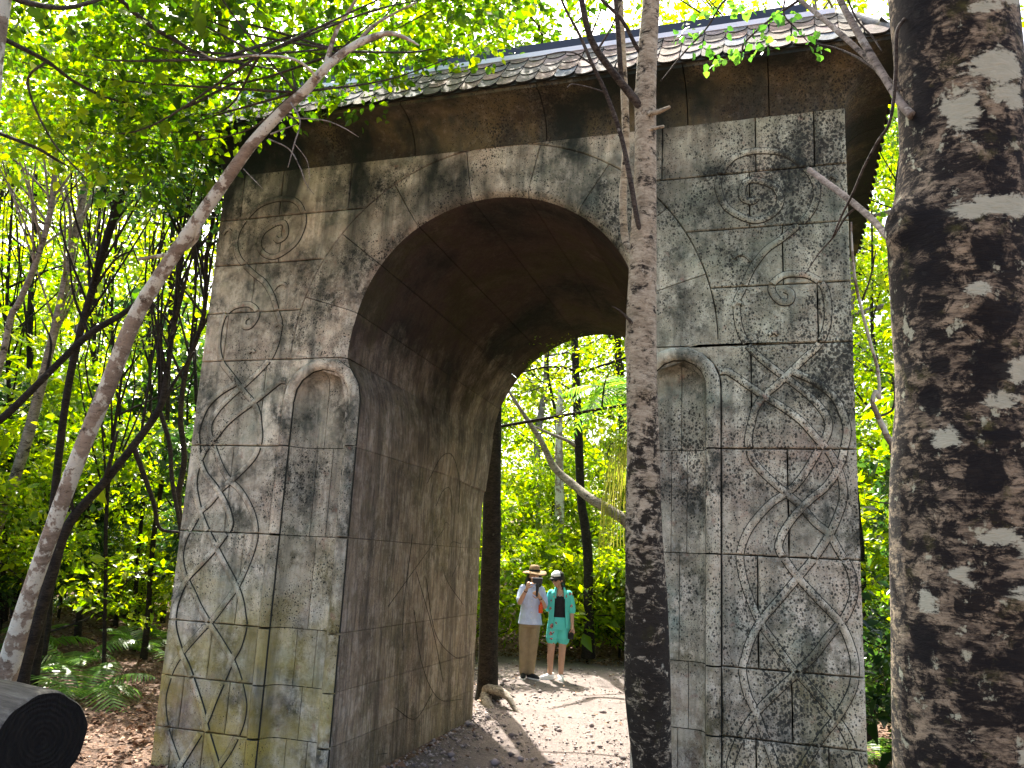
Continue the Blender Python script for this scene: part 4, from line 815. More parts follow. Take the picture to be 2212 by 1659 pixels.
rt = thing('forest_tree', 'thin leafed tree behind the right pier with its crown above the roof', 'tree', (3.0, 4.6, 0)); rp = np.array([3.0, 4.6, 0])
obj('trunk', mesh_np('trunk', *branch([rp+[0, 0, -.1], rp+[-.1, .1, 3], rp+[-.4, .2, 6], rp+[-.7, .1, 8.8]], .13, .03, 12, 60, .08, 5)), M['bark_dark'], rt)
cen = np.concatenate([ell_pts(at(1520, 10, 10), (1.1, 1.0, .45), 26, rg), ell_pts(at(1740, -30, 10), (.9, 1.0, .4), 16, rg), ell_pts(at(1400, 20, 10), (.7, .8, .4), 14, rg)])
P, D, N, S = sprays(cen, .3*rg.uniform(.6, 1.3, len(cen)), 34, .05, rg, .5); obj('crown', leaf_mesh('crown', P, D, N, S, .66, .14), M['leaf_far'], rt)
for q in range(14):
    b_ = rp+np.array([-.5, .15, 6.5+2.2*rg.random()]); e_ = cen[rg.integers(len(cen))]; obj('branch', mesh_np('branch', *branch([b_, b_+(e_-b_)*.5+rg.normal(size=3)*.2, e_], .025, .004, 6, 14, .06, q)), M['twig'], rt)
mo = thing('forest_tree', 'mossy upright trunk standing behind the two walkers', 'tree', tuple(at(1272, 1390, 15)*np.array([1, 1, 0])))
obj('trunk', mesh_np('trunk', *path_tube([(1270, 1420, 15, 30), (1272, 1330, 15, 24), (1270, 1204, 15, 22), (1264, 1140, 15, 21), (1255, 1076, 15, 20), (1249, 932, 15, 19), (1246, 861, 15, 18), (1243, 781, 15, 17), (1238, 650, 15, 15), (1230, 400, 15, 12)], 14, .10, 82, 120)), M['bark_dark'], mo)
for q, pts in enumerate([[(1246, 965, 15, 9), (1225, 952, 14.9, 7), (1184, 935, 14.8, 6), (1142, 916, 14.7, 4)], [(1250, 890, 15, 6), (1300, 870, 14.8, 5), (1354, 840, 14.6, 3)], [(1245, 850, 15, 6), (1222, 835, 15, 4), (1190, 810, 15, 3)]]): twig(pts, mo, 'bark_pale' if q == 0 else 'twig', 6, seed=95+q)
fa = thing('forest_tree', 'pale fallen trunk leaning across behind the arch opening', 'tree', tuple(at(1400, 1180, 13)*np.array([1, 1, 0])))
obj('trunk', mesh_np('trunk', *path_tube([(1470, 1330, 13, 30), (1410, 1200, 13, 26), (1354, 1130, 13, 22), (1322, 1105, 13.2, 21), (1274, 1076, 13.5, 19), (1235, 1044, 13.8, 18), (1197, 1009, 14, 16), (1168, 951, 14, 12), (1126, 887, 14, 8), (1090, 830, 14, 5)], 12, .08, 83, 90)), M['bark_pale'], fa)
st = thing('tree_stump', 'tall broken reddish stump behind the arch opening', 'stump', tuple(at(1208, 1200, 17)*np.array([1, 1, 0])))
obj('trunk', mesh_np('trunk', *path_tube([(1212, 1400, 17, 26), (1210, 1200, 17, 22), (1208, 1000, 17, 18), (1208, 900, 17, 15), (1210, 850, 17, 10), (1207, 835, 17, 3)], 10, .10, 84, 60)), M['bark_lean'], st)
bo = thing('forest_tree', 'dark thin tree with long bare boughs crossing behind the arch opening', 'tree', tuple(at(1400, 1300, 10.2)*np.array([1, 1, 0])))
obj('trunk', mesh_np('trunk', *path_tube([(1424, 1580, 11.1, 20), (1420, 1300, 11.1, 16), (1410, 1000, 11.1, 14), (1402, 800, 11.1, 12), (1396, 600, 11.1, 8)], 10, .06, 85, 70)), M['bark_dark'], bo)
for q, pts in enumerate([[(1400, 868, 11.1, 8), (1354, 874, 11.0, 7), (1242, 893, 10.9, 8), (1145, 910, 10.9, 8), (1078, 922, 10.8, 7), (1040, 932, 10.8, 5)], [(1398, 765, 11.1, 7), (1354, 772, 11.0, 6), (1306, 788, 11.0, 6), (1254, 801, 10.9, 6), (1210, 793, 10.9, 6), (1171, 794, 10.9, 5), (1117, 807, 10.8, 4)], [(1254, 801, 10.9, 4), (1235, 770, 10.9, 3), (1260, 750, 10.9, 2)], [(1300, 880, 11.0, 4), (1306, 830, 11.0, 3), (1318, 800, 11.0, 2)], [(1280, 890, 11.0, 4), (1320, 900, 11.0, 3), (1352, 915, 11.0, 3)], [(1210, 793, 10.9, 3), (1180, 830, 10.9, 2), (1110, 855, 10.9, 2)]]): twig(pts, bo, 'bark_dark', 6, seed=100+q)
rg = np.random.default_rng(64); cen = np.concatenate([ell_pts(at(1230, 770, 10), (.9, .7, .22), 22, rg), ell_pts(at(1290, 890, 10.3), (.7, .6, .12), 12, rg), ell_pts(at(1180, 840, 10.4), (.6, .5, .12), 8, rg)])
P, D, N, S = sprays(cen, .22, 22, .038, rg, .3); obj('crown', leaf_mesh('crown', P, D, N, S, .5, .14), M['leaf_yel'], bo)
vi = thing('vine_stem', 'thin twisted brown vine between the right pier and the thick beech', 'vine', tuple(at(1930, 1400, 7.2)*np.array([1, 1, 0])))
obj('stem', mesh_np('stem', *path_tube([(1960, 1500, 7.2, 16), (1945, 1150, 7.2, 14), (1932, 985, 7.2, 13), (1915, 940, 7.2, 13), (1897, 900, 7.2, 12), (1885, 870, 7.2, 10), (1892, 845, 7.2, 9), (1900, 860, 7.2, 8), (1896, 800, 7.2, 8), (1880, 740, 7.2, 8), (1864, 680, 7.2, 7), (1850, 620, 7.2, 7), (1842, 560, 7.2, 6), (1838, 480, 7.3, 5)], 8, .08, 86, 150)), M['bark_lean'], vi)
for q, pts in enumerate([[(1862, 650, 7.2, 5), (1880, 600, 7.2, 4), (1892, 540, 7.2, 3)], [(1900, 900, 7.2, 6), (1930, 880, 7.2, 5), (1928, 815, 7.2, 4), (1900, 803, 7.2, 3)], [(1945, 1090, 7, 4), (1900, 1085, 7, 3), (1860, 1075, 7, 2)]]): twig(pts, vi, 'twig', 6, seed=110+q)

# the wood behind: individual trees, then shrubs
def fh(x, y): return float(floor_h(np.array([x]), np.array([y]))[0])
LB = 'tall sunlit tree of the wood rising beyond the archway'; GB = 'tall trees of the wood behind'
spots = [(3.2, 10.5, 'tall', 1.25), (.6, 15.5, 'tall2', 1.3), (-17, 1, 'tall2', .85), (-10, 17.5, 'tall', 1.3), (-5.5, 20, 'tall', 1.0), (-1.0, 19, 'tall2', .95), (2.2, 15.5, 'tall', .95), (4.6, 13, 'tall2', .85), (-9, 19, 'tall', 1.1), (-2.5, 20, 'tall2', 1.1), (2.5, 21, 'tall', 1.1), (6.5, 17, 'tall', 1.0), (-18, 13, 'tall2', 1.1), (7.5, 9.5, 'tall', .8), (-18, 5, 'tall', 1.0)]
for q, (x, y, kd, sc) in enumerate(spots): tree('forest_tree', LB, (x, y), kd, q*1.7, sc, GB, leaf='leaf_far' if q % 3 else 'leaf_yel', bark='bark_dark' if q % 2 else 'bark_pale')
def shrub_words(kd, lf, place):
    return ('low ' if kd == 'low' else 'rounded small-leaved ' if kd == 'bush' else 'upright large-leaved ')+{'leaf_yel': 'yellow-green', 'leaf_far': 'pale sunlit green', 'leaf_dark': 'dark glossy'}[lf]+' shrub '+place
for q, (x, y, kd, sc) in enumerate([(-3.6, 9.6, 'bush2', .75), (-4.4, 11.2, 'bush', 1.1), (-2.6, 11.4, 'bush2', .95), (-1.2, 11.2, 'bush', .8), (.2, 11.0, 'bush2', .8), (1.4, 10.6, 'bush', 1.0), (2.6, 10.4, 'bush2', .9), (-3.2, 7.0, 'bush2', .8), (-5.2, 9.4, 'bush2', 1.0), (3.6, 8.6, 'bush', 1.1), (-6, 13, 'bush2', 1.3), (0.4, 13, 'bush2', 1.3), (3, 13.5, 'bush2', 1.4), (-2, 14, 'bush', 1.5), (-3.0, 9.3, 'low', 1.3), (-2.2, 10.2, 'low', 1.5), (-1.3, 9.6, 'low', 1.3), (-.5, 10.0, 'low', 1.5), (.3, 9.5, 'low', 1.2), (1.0, 9.9, 'low', 1.5), (-3.9, 8.4, 'low', 1.3), (1.7, 9.2, 'low', 1.2), (-1.8, 10.9, 'bush', .9), (-.9, 10.6, 'bush2', .7)]):
    lf = 'leaf_yel' if q % 3 else 'leaf_far'; ls = shrub_words(kd, lf, 'in the undergrowth behind the archway'); tree('leafy_shrub', ls, (x, y), kd, q*2.1, sc, ls.split(' shrub')[0]+' shrubs behind the archway', 'shrub', lf, 'bark_dark')
for q, (x, y, kd, sc) in enumerate([(-4.6, 3.2, 'bush2', .8), (-5.8, 1.8, 'bush', 1.0), (-7.0, 1.2, 'bush2', 1.0), (-8.0, 3.2, 'bush', 1.2), (-5.0, 5.4, 'bush2', .7), (-8.8, .6, 'bush2', 1.0), (-7.4, 5.6, 'bush2', 1.3), (-9.4, 4.6, 'bush2', 1.4), (-10.6, 2.2, 'bush2', 1.4), (-4.2, 4.6, 'low', 1.1)]+[(*onz(x_, y_, .35)[:2], ('low', 'bush2', 'low', 'bush')[i_ % 4], (1.0, .62, 1.2, .6)[i_ % 4]) for i_, (x_, y_) in enumerate([(60, 1330), (140, 1290), (20, 1270), (240, 1300), (300, 1330), (360, 1290), (190, 1250), (90, 1240), (330, 1240), (270, 1230), (30, 1210), (380, 1220), (320, 1375), (260, 1345), (120, 1370), (20, 1390), (350, 1350), (70, 1400), (200, 1360), (290, 1390)])]):
    lf = 'leaf_yel' if q % 3 else 'leaf_dark'; ls = shrub_words(kd, lf, 'in the thicket left of the archway'); tree('leafy_shrub', ls, (x, y), kd, q*1.3, sc, ls.split(' shrub')[0]+' shrubs left of the archway', 'shrub', lf, 'bark_dark')
for q, (x, y, kd, sc) in enumerate([(3.35, 1.2, 'low', .9), (3.7, 2.6, 'bush', .8), (4.0, 4.2, 'bush2', .9), (4.4, 6.0, 'bush2', 1.1), (3.3, 3.6, 'low', 1.0), (5.2, 8.0, 'bush2', 1.5)]):
    lf = 'leaf_yel' if q % 2 else 'leaf_dark'; ls = shrub_words(kd, lf, 'between the right pier and the thick beech'); tree('leafy_shrub', ls, (x, y), kd, q*1.9, sc, ls.split(' shrub')[0]+' shrubs right of the archway', 'shrub', lf, 'bark_dark')
for q, (x, y, kd, sc) in enumerate([(-7.6, 2.0, 'slim2', 1.1), (-4.2, 5.6, 'slim', 1.0), (4.2, 6.8, 'slim', 1.0), (-2.6, 12.4, 'slim2', 1.1), (2.2, 12.0, 'slim', 1.1), (3.9, 9.4, 'slim2', 1.2)]):
    tree('forest_tree', 'slim leafy understorey tree between the taller trunks', (x, y), kd, q*2.3, sc, 'slim understorey trees', leaf='leaf_yel' if q % 2 else 'leaf_near', bark='bark_dark')
# far wall of the wood, one mass
rg = np.random.default_rng(65); n = 5000; az = np.radians(rg.uniform(-62, 26, n)); rr = rg.uniform(27, 40, n); el = rg.random(n)**1.15
cen = np.stack([CAM[0]+rr*np.sin(az), CAM[1]+rr*np.cos(az), el*(1.0+.56*rr)+.6], -1)
P, D, N, S = sprays(cen, rg.uniform(.6, 1.2, n), 62, .17, rg, .6); setp(obj('far_woodland', leaf_mesh('far_woodland', P, D, N, S, .62, .14), M['leaf_far']), 'distant sunlit leaves of the wood filling the gaps between trees', 'foliage', None, 'stuff')

# ferns
def frond_mesh(L, droop, seed, wid=.16, pairs=24):
    rg = np.random.default_rng(seed); t = np.linspace(0, 1, pairs); mb = MB()
    C = np.stack([L*(.9*t-.12*t**2), 0*t+.05*L*np.sin(2*t), L*(.62*t-droop*t**2)], -1)
    mb.add(*tube(C, np.linspace(.006, .0015, pairs)*L, 4)); V, F = [], []
    T = unit(np.gradient(C, axis=0)); n = 0
    for i in range(2, pairs-1):
        w = wid*L*2*min(1, (t[i]*3.2)**.8)*(1-t[i]**2.4)+.012*L; sw = L*.62/pairs
        for s in (-1, 1):
            d = unit(np.array([0, s, 0])+T[i]*.35+np.array([0, 0, -.22])+rg.normal(size=3)*.05); b = C[i]
            V += [b-T[i]*sw*.55, b+d*w*.55-T[i]*sw*.42, b+d*w+np.array([0, 0, -.015*L]), b+d*w*.55+T[i]*sw*.42, b+T[i]*sw*.55]; F.append((n, n+1, n+2, n+3, n+4)); n += 5
    mb.add(V, F); return mb.mesh('frond', False)
FM = [frond_mesh(1.0, .70, 5), frond_mesh(1.0, .95, 6), frond_mesh(1.0, .5, 7)]
for q in FM: q.materials.append(M['fern'])
def fern(label, pos, size, nf, seed, group=None, name='fern'):
    rg = np.random.default_rng(seed); o = thing(name, label, 'fern', (pos[0], pos[1], pos[2] if len(pos) > 2 else fh(pos[0], pos[1])), rg.uniform(0, 6), group)
    for q in range(nf):
        f = obj('frond', FM[int(rg.integers(3))], None, o, True); f.rotation_euler = (rg.normal()*.15, rg.normal()*.18-.1, q*6.283/nf+rg.normal()*.2); s = size*rg.uniform(.75, 1.15); f.scale = (s, s, s)
    return o
p_ = onz(215, 1400); fern('arching green fern with long drooping fronds on the litter slope', p_[:2], 1.15, 12, 1)
for q, (x, y) in enumerate([(330, 1330), (150, 1440), (290, 1280), (170, 1330), (395, 1240), (110, 1360), (250, 1290), (300, 1420), (180, 1480), (350, 1400), (60, 1420), (260, 1360)]):
    p_ = onz(x, y, .3); fern('small fern in the undergrowth left of the archway', p_[:2], .75+.15*(q % 3), 9, 10+q, 'small ferns left of the archway')
for q, (x, y) in enumerate([(1905, 1640), (1925, 1560), (1900, 1520)]):
    p_ = onz(x, y); fern('fern growing beside the foot of the right pier', p_[:2], .55, 8, 30+q, 'ferns beside the right pier')
tf = thing('tree_fern', 'tree fern with a hanging skirt of straw-coloured fronds', 'tree fern', (at(1362, 1300, 12.6)[0], at(1362, 1300, 12.6)[1], .1))
tz = at(1335, 850, 12.6)[2]; obj('trunk', mesh_np('trunk', *tube(catmull([(0, 0, -.2), (.05, 0, tz*.5), (0, .04, tz)], 30), .075, 10, True, None, .12, 8, (6, 14, 30))), M['bark_dark'], tf, True)
for q in range(16):
    f = obj('frond', FM[q % 3], None, tf, True); f.location = (0, 0, tz-.02); f.rotation_euler = (0, .15, q*.393+.1); f.scale = (1.5, 1.5, 1.5)
M['straw'] = leaf_mat('straw_fronds', (.07, .08, .015), (.15, .16, .03), (.24, .23, .05), .4)
rg = np.random.default_rng(9)
for q in range(16):
    a_ = rg.uniform(0, 6.28); b_ = np.array([.1*math.cos(a_), .1*math.sin(a_), tz-rg.uniform(0, 1.2)]); L_ = rg.uniform(.8, 1.7); d_ = np.array([math.cos(a_), math.sin(a_), 0])
    C = catmull([b_, b_+d_*.22+np.array([0, 0, .02]), b_+d_*.34-np.array([0, 0, .45*L_]), b_+d_*.36-np.array([0, 0, L_])], 14)
    t_ = np.cross(d_, [0, 0, 1]); V = []; F = []
    for s_ in range(-3, 4):
        o_ = len(V)
        for i_, c_ in enumerate(C): 
            e_ = c_+t_*s_*.035*(1+i_/14)+rg.normal(size=3)*.006; V += [e_-t_*.006, e_+t_*.006]
        F += [(o_+2*i_, o_+2*i_+1, o_+2*i_+3, o_+2*i_+2) for i_ in range(13)]
    obj('dead_frond', mesh_np('dead_frond', V, F, False), M['straw'], tf, True)

# cut log on the left
k = NT('weathered_log_bark'); p = k.obj(); g = k.noise(k.scaled(p, (1.2, 16, 16)), 1.5, 6, .7)
k.color(k.ramp(g, [(.3, (.02, .018, .016)), (.5, (.075, .068, .055)), (.7, (.16, .15, .12))])); k.bump(g, .9, .02); M['log'] = k.m
DL = 4.35; lc = at(92, 1600, DL); lr = .25; lc[2] = max(lc[2], lr-.02); LZ = float(lc[2])
k = NT('dark_log_end'); p = k.obj(); r_ = k.node('ShaderNodeVectorMath', operation='LENGTH'); k.put(r_.inputs[0], k.scaled(p, (0, 1, 1), (0, 0, -LZ))); g = k.math('SINE', k.math('ADD', k.math('MULTIPLY', r_.outputs['Value'], 230), k.math('MULTIPLY', k.noise(p, 6, 6), 22))); cr = k.noise(k.scaled(p, (1, 9, 2.5)), 3, 7, .7)
k.color(k.mix(k.ramp(cr, [(.4, 0), (.65, 1)]), (.003, .0026, .0022), k.mix(k.mr(g, -1, 1), (.006, .005, .004), (.014, .011, .008)))); k.bump(k.math('ADD', k.math('MULTIPLY', g, .25), k.math('MULTIPLY', cr, 3)), .8, .012); M['logend'] = k.m  # sawn end coloured close to black, faint rings and cracks
log = thing('cut_log', 'thick sawn log with a near-black end lying on the litter', 'log', (lc[0], lc[1], 0)); 
ax = unit(-RGT*.86+FWD*.50)*np.array([1, 1, 0]); ax = unit(ax); log.rotation_euler = (0, 0, math.atan2(ax[1], ax[0]))
th_ = np.linspace(0, 2*np.pi, 48, endpoint=False); rr_ = lr*(1+.035*np.sin(2*th_+1)+.02*np.sin(5*th_)+.012*np.sin(11*th_)); xs_ = np.concatenate([[0, .012, .03], np.linspace(.08, 3.2, 40)]); ff = np.concatenate([[.955, .985, 1.0], np.ones(40)])
V = np.stack([np.stack([np.full(48, x_), rr_*f_*np.cos(th_), rr_*f_*np.sin(th_)+lc[2]], -1) for x_, f_ in zip(xs_, ff)]); V[3:] += (.006*wob(V[3:], 12, (9, 22, 40)))[..., None]*np.array([0, 1, 1])
i = (np.arange(42)[:, None]*48); j = np.arange(48)[None]; j2 = (j+1) % 48
obj('bark', mesh_np('bark', V.reshape(-1, 3), [tuple(q) for q in np.stack([i+j, i+48+j, i+48+j2, i+j2], -1).reshape(-1, 4)]+[tuple(range(42*48, 43*48))]), M['log'], log, True)
ring = V[0]; cE = ring.mean(0); Vc = [cE+np.array([.006, 0, 0])]
for f_ in (.33, .66, 1.0):
    Vc += list(cE+(ring-cE)*f_+np.array([-.004+.004*f_, 0, 0]))
Fc = [(0, 1+(q+1) % 48, 1+q) for q in range(48)]
for b_ in (1, 49): Fc += [(b_+q, b_+(q+1) % 48, b_+48+(q+1) % 48, b_+48+q) for q in range(48)]
oe = obj('sawn_end', mesh_np('sawn_end', Vc, Fc, False), M['logend'], log, True)

# fallen leaves, twigs and stones on the ground
k = NT('fallen_leaves'); f = k.island(); k.color(k.ramp(f, [(0, (.05, .025, .015)), (.4, (.15, .08, .045)), (.75, (.28, .17, .11)), (1, (.42, .31, .22))])); M['fallen'] = k.m
rg = np.random.default_rng(71); n = 42000; X = np.concatenate([rg.uniform(-11, -2.4, n//2), rg.uniform(-4, 5, n//2)]); Y = np.concatenate([rg.uniform(-3.5, 9, n//2), rg.uniform(-5, 12, n//2)])
l_, r__ = path_half(Y); dd = np.maximum(l_-X, X-r__); keep = ((dd > -.15) | (rg.random(n) < .03) | (Y > 9.2)) & ~((np.abs(X) < 2.72) & (Y > -.05) & (Y < 3.45) & (np.abs(X) > .95)); X, Y = X[keep], Y[keep]; n = len(X)
Z = np.maximum(floor_h(X, Y), np.where(dd[keep] < 0, .008, -1))+.012+.02*rg.random(n)
D = unit(np.c_[rg.normal(size=(n, 2)), rg.normal(size=n)*.25]); N = unit(np.c_[rg.normal(size=(n, 2))*.4, np.ones(n)])
setp(obj('fallen_leaves', leaf_mesh('fallen_leaves', np.c_[X, Y, Z], D, N, .05*np.exp(rg.normal(size=n)*.35), .6, .2), M['fallen']), 'brown dead leaves scattered over the forest floor', 'leaf litter', None, 'stuff')
rg = np.random.default_rng(72); n = 7000; Y = rg.uniform(-1.2, 9, n); l_, r__ = path_half(Y); u = rg.random(n); u = np.where(rg.random(n) < .5, np.where(rg.random(n) < .5, u*.18, 1-u*.18), u); X = l_+(r__-l_)*u; s_ = .009*np.exp(rg.normal(size=n)*.55)
oct_ = np.array([(1, 0, 0), (-1, 0, 0), (0, 1, 0), (0, -1, 0), (0, 0, .7), (0, 0, -.7)]); of = np.array([(0, 2, 4), (2, 1, 4), (1, 3, 4), (3, 0, 4), (2, 0, 5), (1, 2, 5), (3, 1, 5), (0, 3, 5)])
V = (np.c_[X, Y, .006+s_*.3][:, None]+oct_[None]*s_[:, None, None]*rg.uniform(.6, 1.4, (n, 6, 1))).reshape(-1, 3); F = (np.arange(n)[:, None, None]*6+of[None]).reshape(-1, 3)
k = NT('path_stones'); f = k.island(); k.color(k.ramp(f, [(0, (.10, .09, .09)), (.5, (.26, .22, .21)), (1, (.45, .39, .36))])); M['pebble'] = k.m
setp(obj('path_stones', mesh_np('path_stones', V, F, False), M['pebble']), 'small loose grey stones strewn on the gravel path', 'gravel', None, 'stuff')

# ------------------------------------------------------------------ the two walkers
def ball(c, r, n=12):
    c = np.array(c, float); r = np.array(r if np.ndim(r) else (r, r, r), float); V = [c+[0, 0, -r[2]]]; F = []
    for i in range(1, n): 
        ph = -math.pi/2+math.pi*i/n
        for j in range(n): a_ = 2*math.pi*j/n; V.append(c+r*[math.cos(ph)*math.cos(a_), math.cos(ph)*math.sin(a_), math.sin(ph)])
    V.append(c+[0, 0, r[2]]); m = len(V)-1
    F += [(0, 1+(j+1) % n, 1+j) for j in range(n)]+[(m, m-n+j, m-n+(j+1) % n) for j in range(n)]
    for i in range(n-2): b_ = 1+i*n; F += [(b_+j, b_+(j+1) % n, b_+n+(j+1) % n, b_+n+j) for j in range(n)]
    return V, F
def rod(mb, pts, rads, sides=10, rys=None):
    """rounded limb through pts with radii"""
    A = np.c_[np.array(pts, float), np.array(rads, float)]; n = max(8, 6*len(pts)); C = catmull(A, n)
    RY = None if rys is None else catmull(np.c_[np.array(pts, float), np.array(rys, float)], n)[:, 3]
    mb.add(*tube(C[:, :3], C[:, 3], sides, True, RY)); mb.add(*ball(C[0, :3], C[0, 3]*.97, 8)); mb.add(*ball(C[-1, :3], C[-1, 3]*.97, 8))
def stack(mb, rings, sides=24):
    """horizontal elliptical rings (cx, cy, z, rx, ry) lofted and closed"""
    A = catmull(np.array(rings, float), 5*len(rings)); a_ = np.linspace(0, 2*np.pi, sides, endpoint=False)
    V = np.stack([A[:, None, 0]+A[:, None, 3]*np.cos(a_), A[:, None, 1]+A[:, None, 4]*np.sin(a_), np.broadcast_to(A[:, None, 2], (len(A), sides))], -1); n = len(A)
    i = np.arange(n-1)[:, None]*sides; j = np.arange(sides)[None]; j2 = (j+1) % sides
    Q = np.stack([i+j, i+j2, i+sides+j2, i+sides+j], -1).reshape(-1, 4)
    if A[-1, 2] < A[0, 2]: Q = Q[:, ::-1]
    F = [tuple(q) for q in Q]+[tuple(range(sides))[::-1], tuple(range((n-1)*sides, n*sides))]
    mb.add(V.reshape(-1, 3), F)
def fuse(name, mb, mat, parent, voxel=.007, smooth=4):
    """one continuous surface out of overlapping limbs"""
    o = obj(name, mb.mesh(name), mat, parent, True)
    m = o.modifiers.new('remesh', 'REMESH'); m.mode = 'VOXEL'; m.voxel_size = voxel; m.use_smooth_shade = True
    m = o.modifiers.new('smooth', 'SMOOTH'); m.iterations = smooth; m.factor = .5
    return o
def hand(mb, wrist, d, nrm, curl=.8, thumb=1, sc=1.0, spread=.019):
    """palm, four bent fingers and a thumb; d points to the knuckles, nrm out of the palm"""
    w = np.array(wrist, float); d = unit(np.array(d, float)); nrm = unit(np.array(nrm, float)-d*(np.array(nrm, float)@d)); s = np.cross(d, nrm)*thumb
    rod(mb, [w, w+d*.045*sc, w+d*.085*sc], [.024*sc, .03*sc, .034*sc], 10, [.018*sc, .016*sc, .013*sc] if False else None)
    for q, (o_, L) in enumerate(((1.5, .072), (.5, .082), (-.5, .077), (-1.5, .060))):
        b = w+d*.085*sc+s*o_*spread*sc; p0 = b; pts = [p0-d*.02]; a = 0
        for f_ in (.45, .32, .26):
            a += curl*.75; v = d*math.cos(a)+nrm*math.sin(a); pts.append(pts[-1]+v*L*f_*1.25*sc)
        rod(mb, pts, [.0095*sc, .009*sc, .0085*sc, .0075*sc], 7)
    t0 = w+d*.03*sc+s*.028*sc; rod(mb, [t0, t0+(s*.8+d*.5+nrm*.4)*.035*sc, t0+(s*.5+d*1.0+nrm*.9)*.055*sc], [.012*sc, .010*sc, .0085*sc], 7)
def shoe(mb, x, y, ang, L=.25, w=.045, h=.075):
    f = np.array([math.sin(ang), -math.cos(ang), 0]); s_ = np.array([f[1], -f[0], 0]); b = np.array([x, y, 0]); 
    rod(mb, [b-f*.05+[0, 0, .05], b+f*.03+[0, 0, .045], b+f*.11+[0, 0, .034], b+f*.165+[0, 0, .028]], [.042, .042, .038, .028], 12)
    mb.add(*ball(b-f*.045+np.array([0, 0, .075]), (.036, .036, .03), 10))
def sole(mb, x, y, ang, z0=.0, z1=.022):
    f = np.array([math.sin(ang), -math.cos(ang)]); s_ = np.array([f[1], -f[0]]); P = []
    for t in np.linspace(0, 2*np.pi, 22, endpoint=False):
        u, v = math.cos(t), math.sin(t); q = np.array([x, y])+f*(.057+.145*u)+s_*v*(.045+.004*u); P.append(q)
    n = len(P); mb.add([(q[0], q[1], z0) for q in P]+[(q[0], q[1], z1) for q in P], [tuple(range(n))[::-1], tuple(range(n, 2*n))]+[(i, (i+1) % n, n+(i+1) % n, n+i) for i in range(n)])
def head(mb, c, yaw, pit=0.0, roll=0.0):
    """face looks along -y turned by yaw"""
    H = MB(); H.add(*ball((0, .012, .02), (.073, .092, .098), 18)); H.add(*ball((0, -.028, -.045), (.054, .060, .066), 16)); H.add(*ball((0, -.052, -.088), (.026, .024, .020), 10))
    rod(H, [(0, -.084, .012), (0, -.100, -.018), (0, -.099, -.030)], [.009, .012, .013], 8)
    for s_ in (-1, 1):
        H.add(*ball((s_*.012, -.090, -.031), (.010, .010, .008), 8)); H.add(*ball((s_*.074, .012, -.012), (.010, .020, .030), 8)); H.add(*ball((s_*.030, -.078, .022), (.024, .012, .008), 8)); H.add(*ball((s_*.036, -.062, -.025), (.024, .022, .022), 8))
    H.add(*ball((0, -.084, -.056), (.022, .010, .006), 8)); H.add(*ball((0, -.083, -.068), (.018, .010, .007), 8))
    R_ = Matrix.Rotation(yaw, 3, 'Z') @ Matrix.Rotation(pit, 3, 'X') @ Matrix.Rotation(roll, 3, 'Y'); R_ = np.array(R_)
    for V in H.V: V[:] = V@R_.T+np.array(c)
    base = 0
    mb.V += H.V; mb.F += [tuple(i+mb.n for i in f) for f in H.F]; mb.n += H.n
    return R_
M['skin'] = plain('skin', (.50, .30, .21), .5, .4, 0, .08, 30); M['skin2'] = plain('skin_tan', (.46, .27, .18), .5, .4, 0, .08, 30)
M['shirt'] = plain('pale_blue_cotton', (.50, .58, .80), .85, .2, 0, .10, 14); M['khaki'] = plain('khaki_cotton', (.27, .205, .125), .9, .2, 0, .14, 12)
M['black'] = plain('black_cloth', (.012, .012, .014), .8, .3, 0, .3, 30); M['hair'] = plain('black_hair', (.012, .010, .010), .4, .5, 0, .4, 60)
M['white'] = plain('white_canvas', (.75, .75, .74), .7, .3, 0, .06, 30); M['plastic'] = plain('black_plastic', (.015, .016, .02), .35, .5, 0, .2, 20); M['silver'] = plain('silver_case', (.55, .56, .60), .35, .5, .3, .05, 20)
k = NT('woven_straw'); p = k.obj(); w_ = k.math('SINE', k.math('MULTIPLY', k.sep(p)[2], 420)); k.color(k.mix(k.mr(w_, -1, 1), (.20, .12, .06), (.38, .26, .14))); k.bump(w_, .4, .004); M['straw_hat'] = k.m
k = NT('turquoise_floral_print'); p = k.obj(); v = k.voro(p, 9.5); vc = k.sep(k.voro(p, 9.5, 'F1', 'Color')); nz_ = k.noise(p, 34, 3); n2 = k.noise(p, 60, 2)
c = (.10, .56, .50, 1)
c = k.mix(k.math('LESS_THAN', k.math('ADD', v, k.math('MULTIPLY', nz_, .55)), k.math('ADD', .36, k.math('MULTIPLY', vc[0], .24))), c, k.mix(k.math('GREATER_THAN', n2, .52), (.55, .20, .17), (.03, .035, .05)))
k.color(c); k.bsdf.inputs['Roughness'].default_value = .85; M['floral'] = k.m
k = NT('orange_bottle_plastic'); k.color((.85, .10, .02)); k.bsdf.inputs['Roughness'].default_value = .2; k.bsdf.inputs['Transmission Weight'].default_value = .35; M['orange'] = k.m
face_cam = math.atan2(CAM[0]+1.57, 12.8)
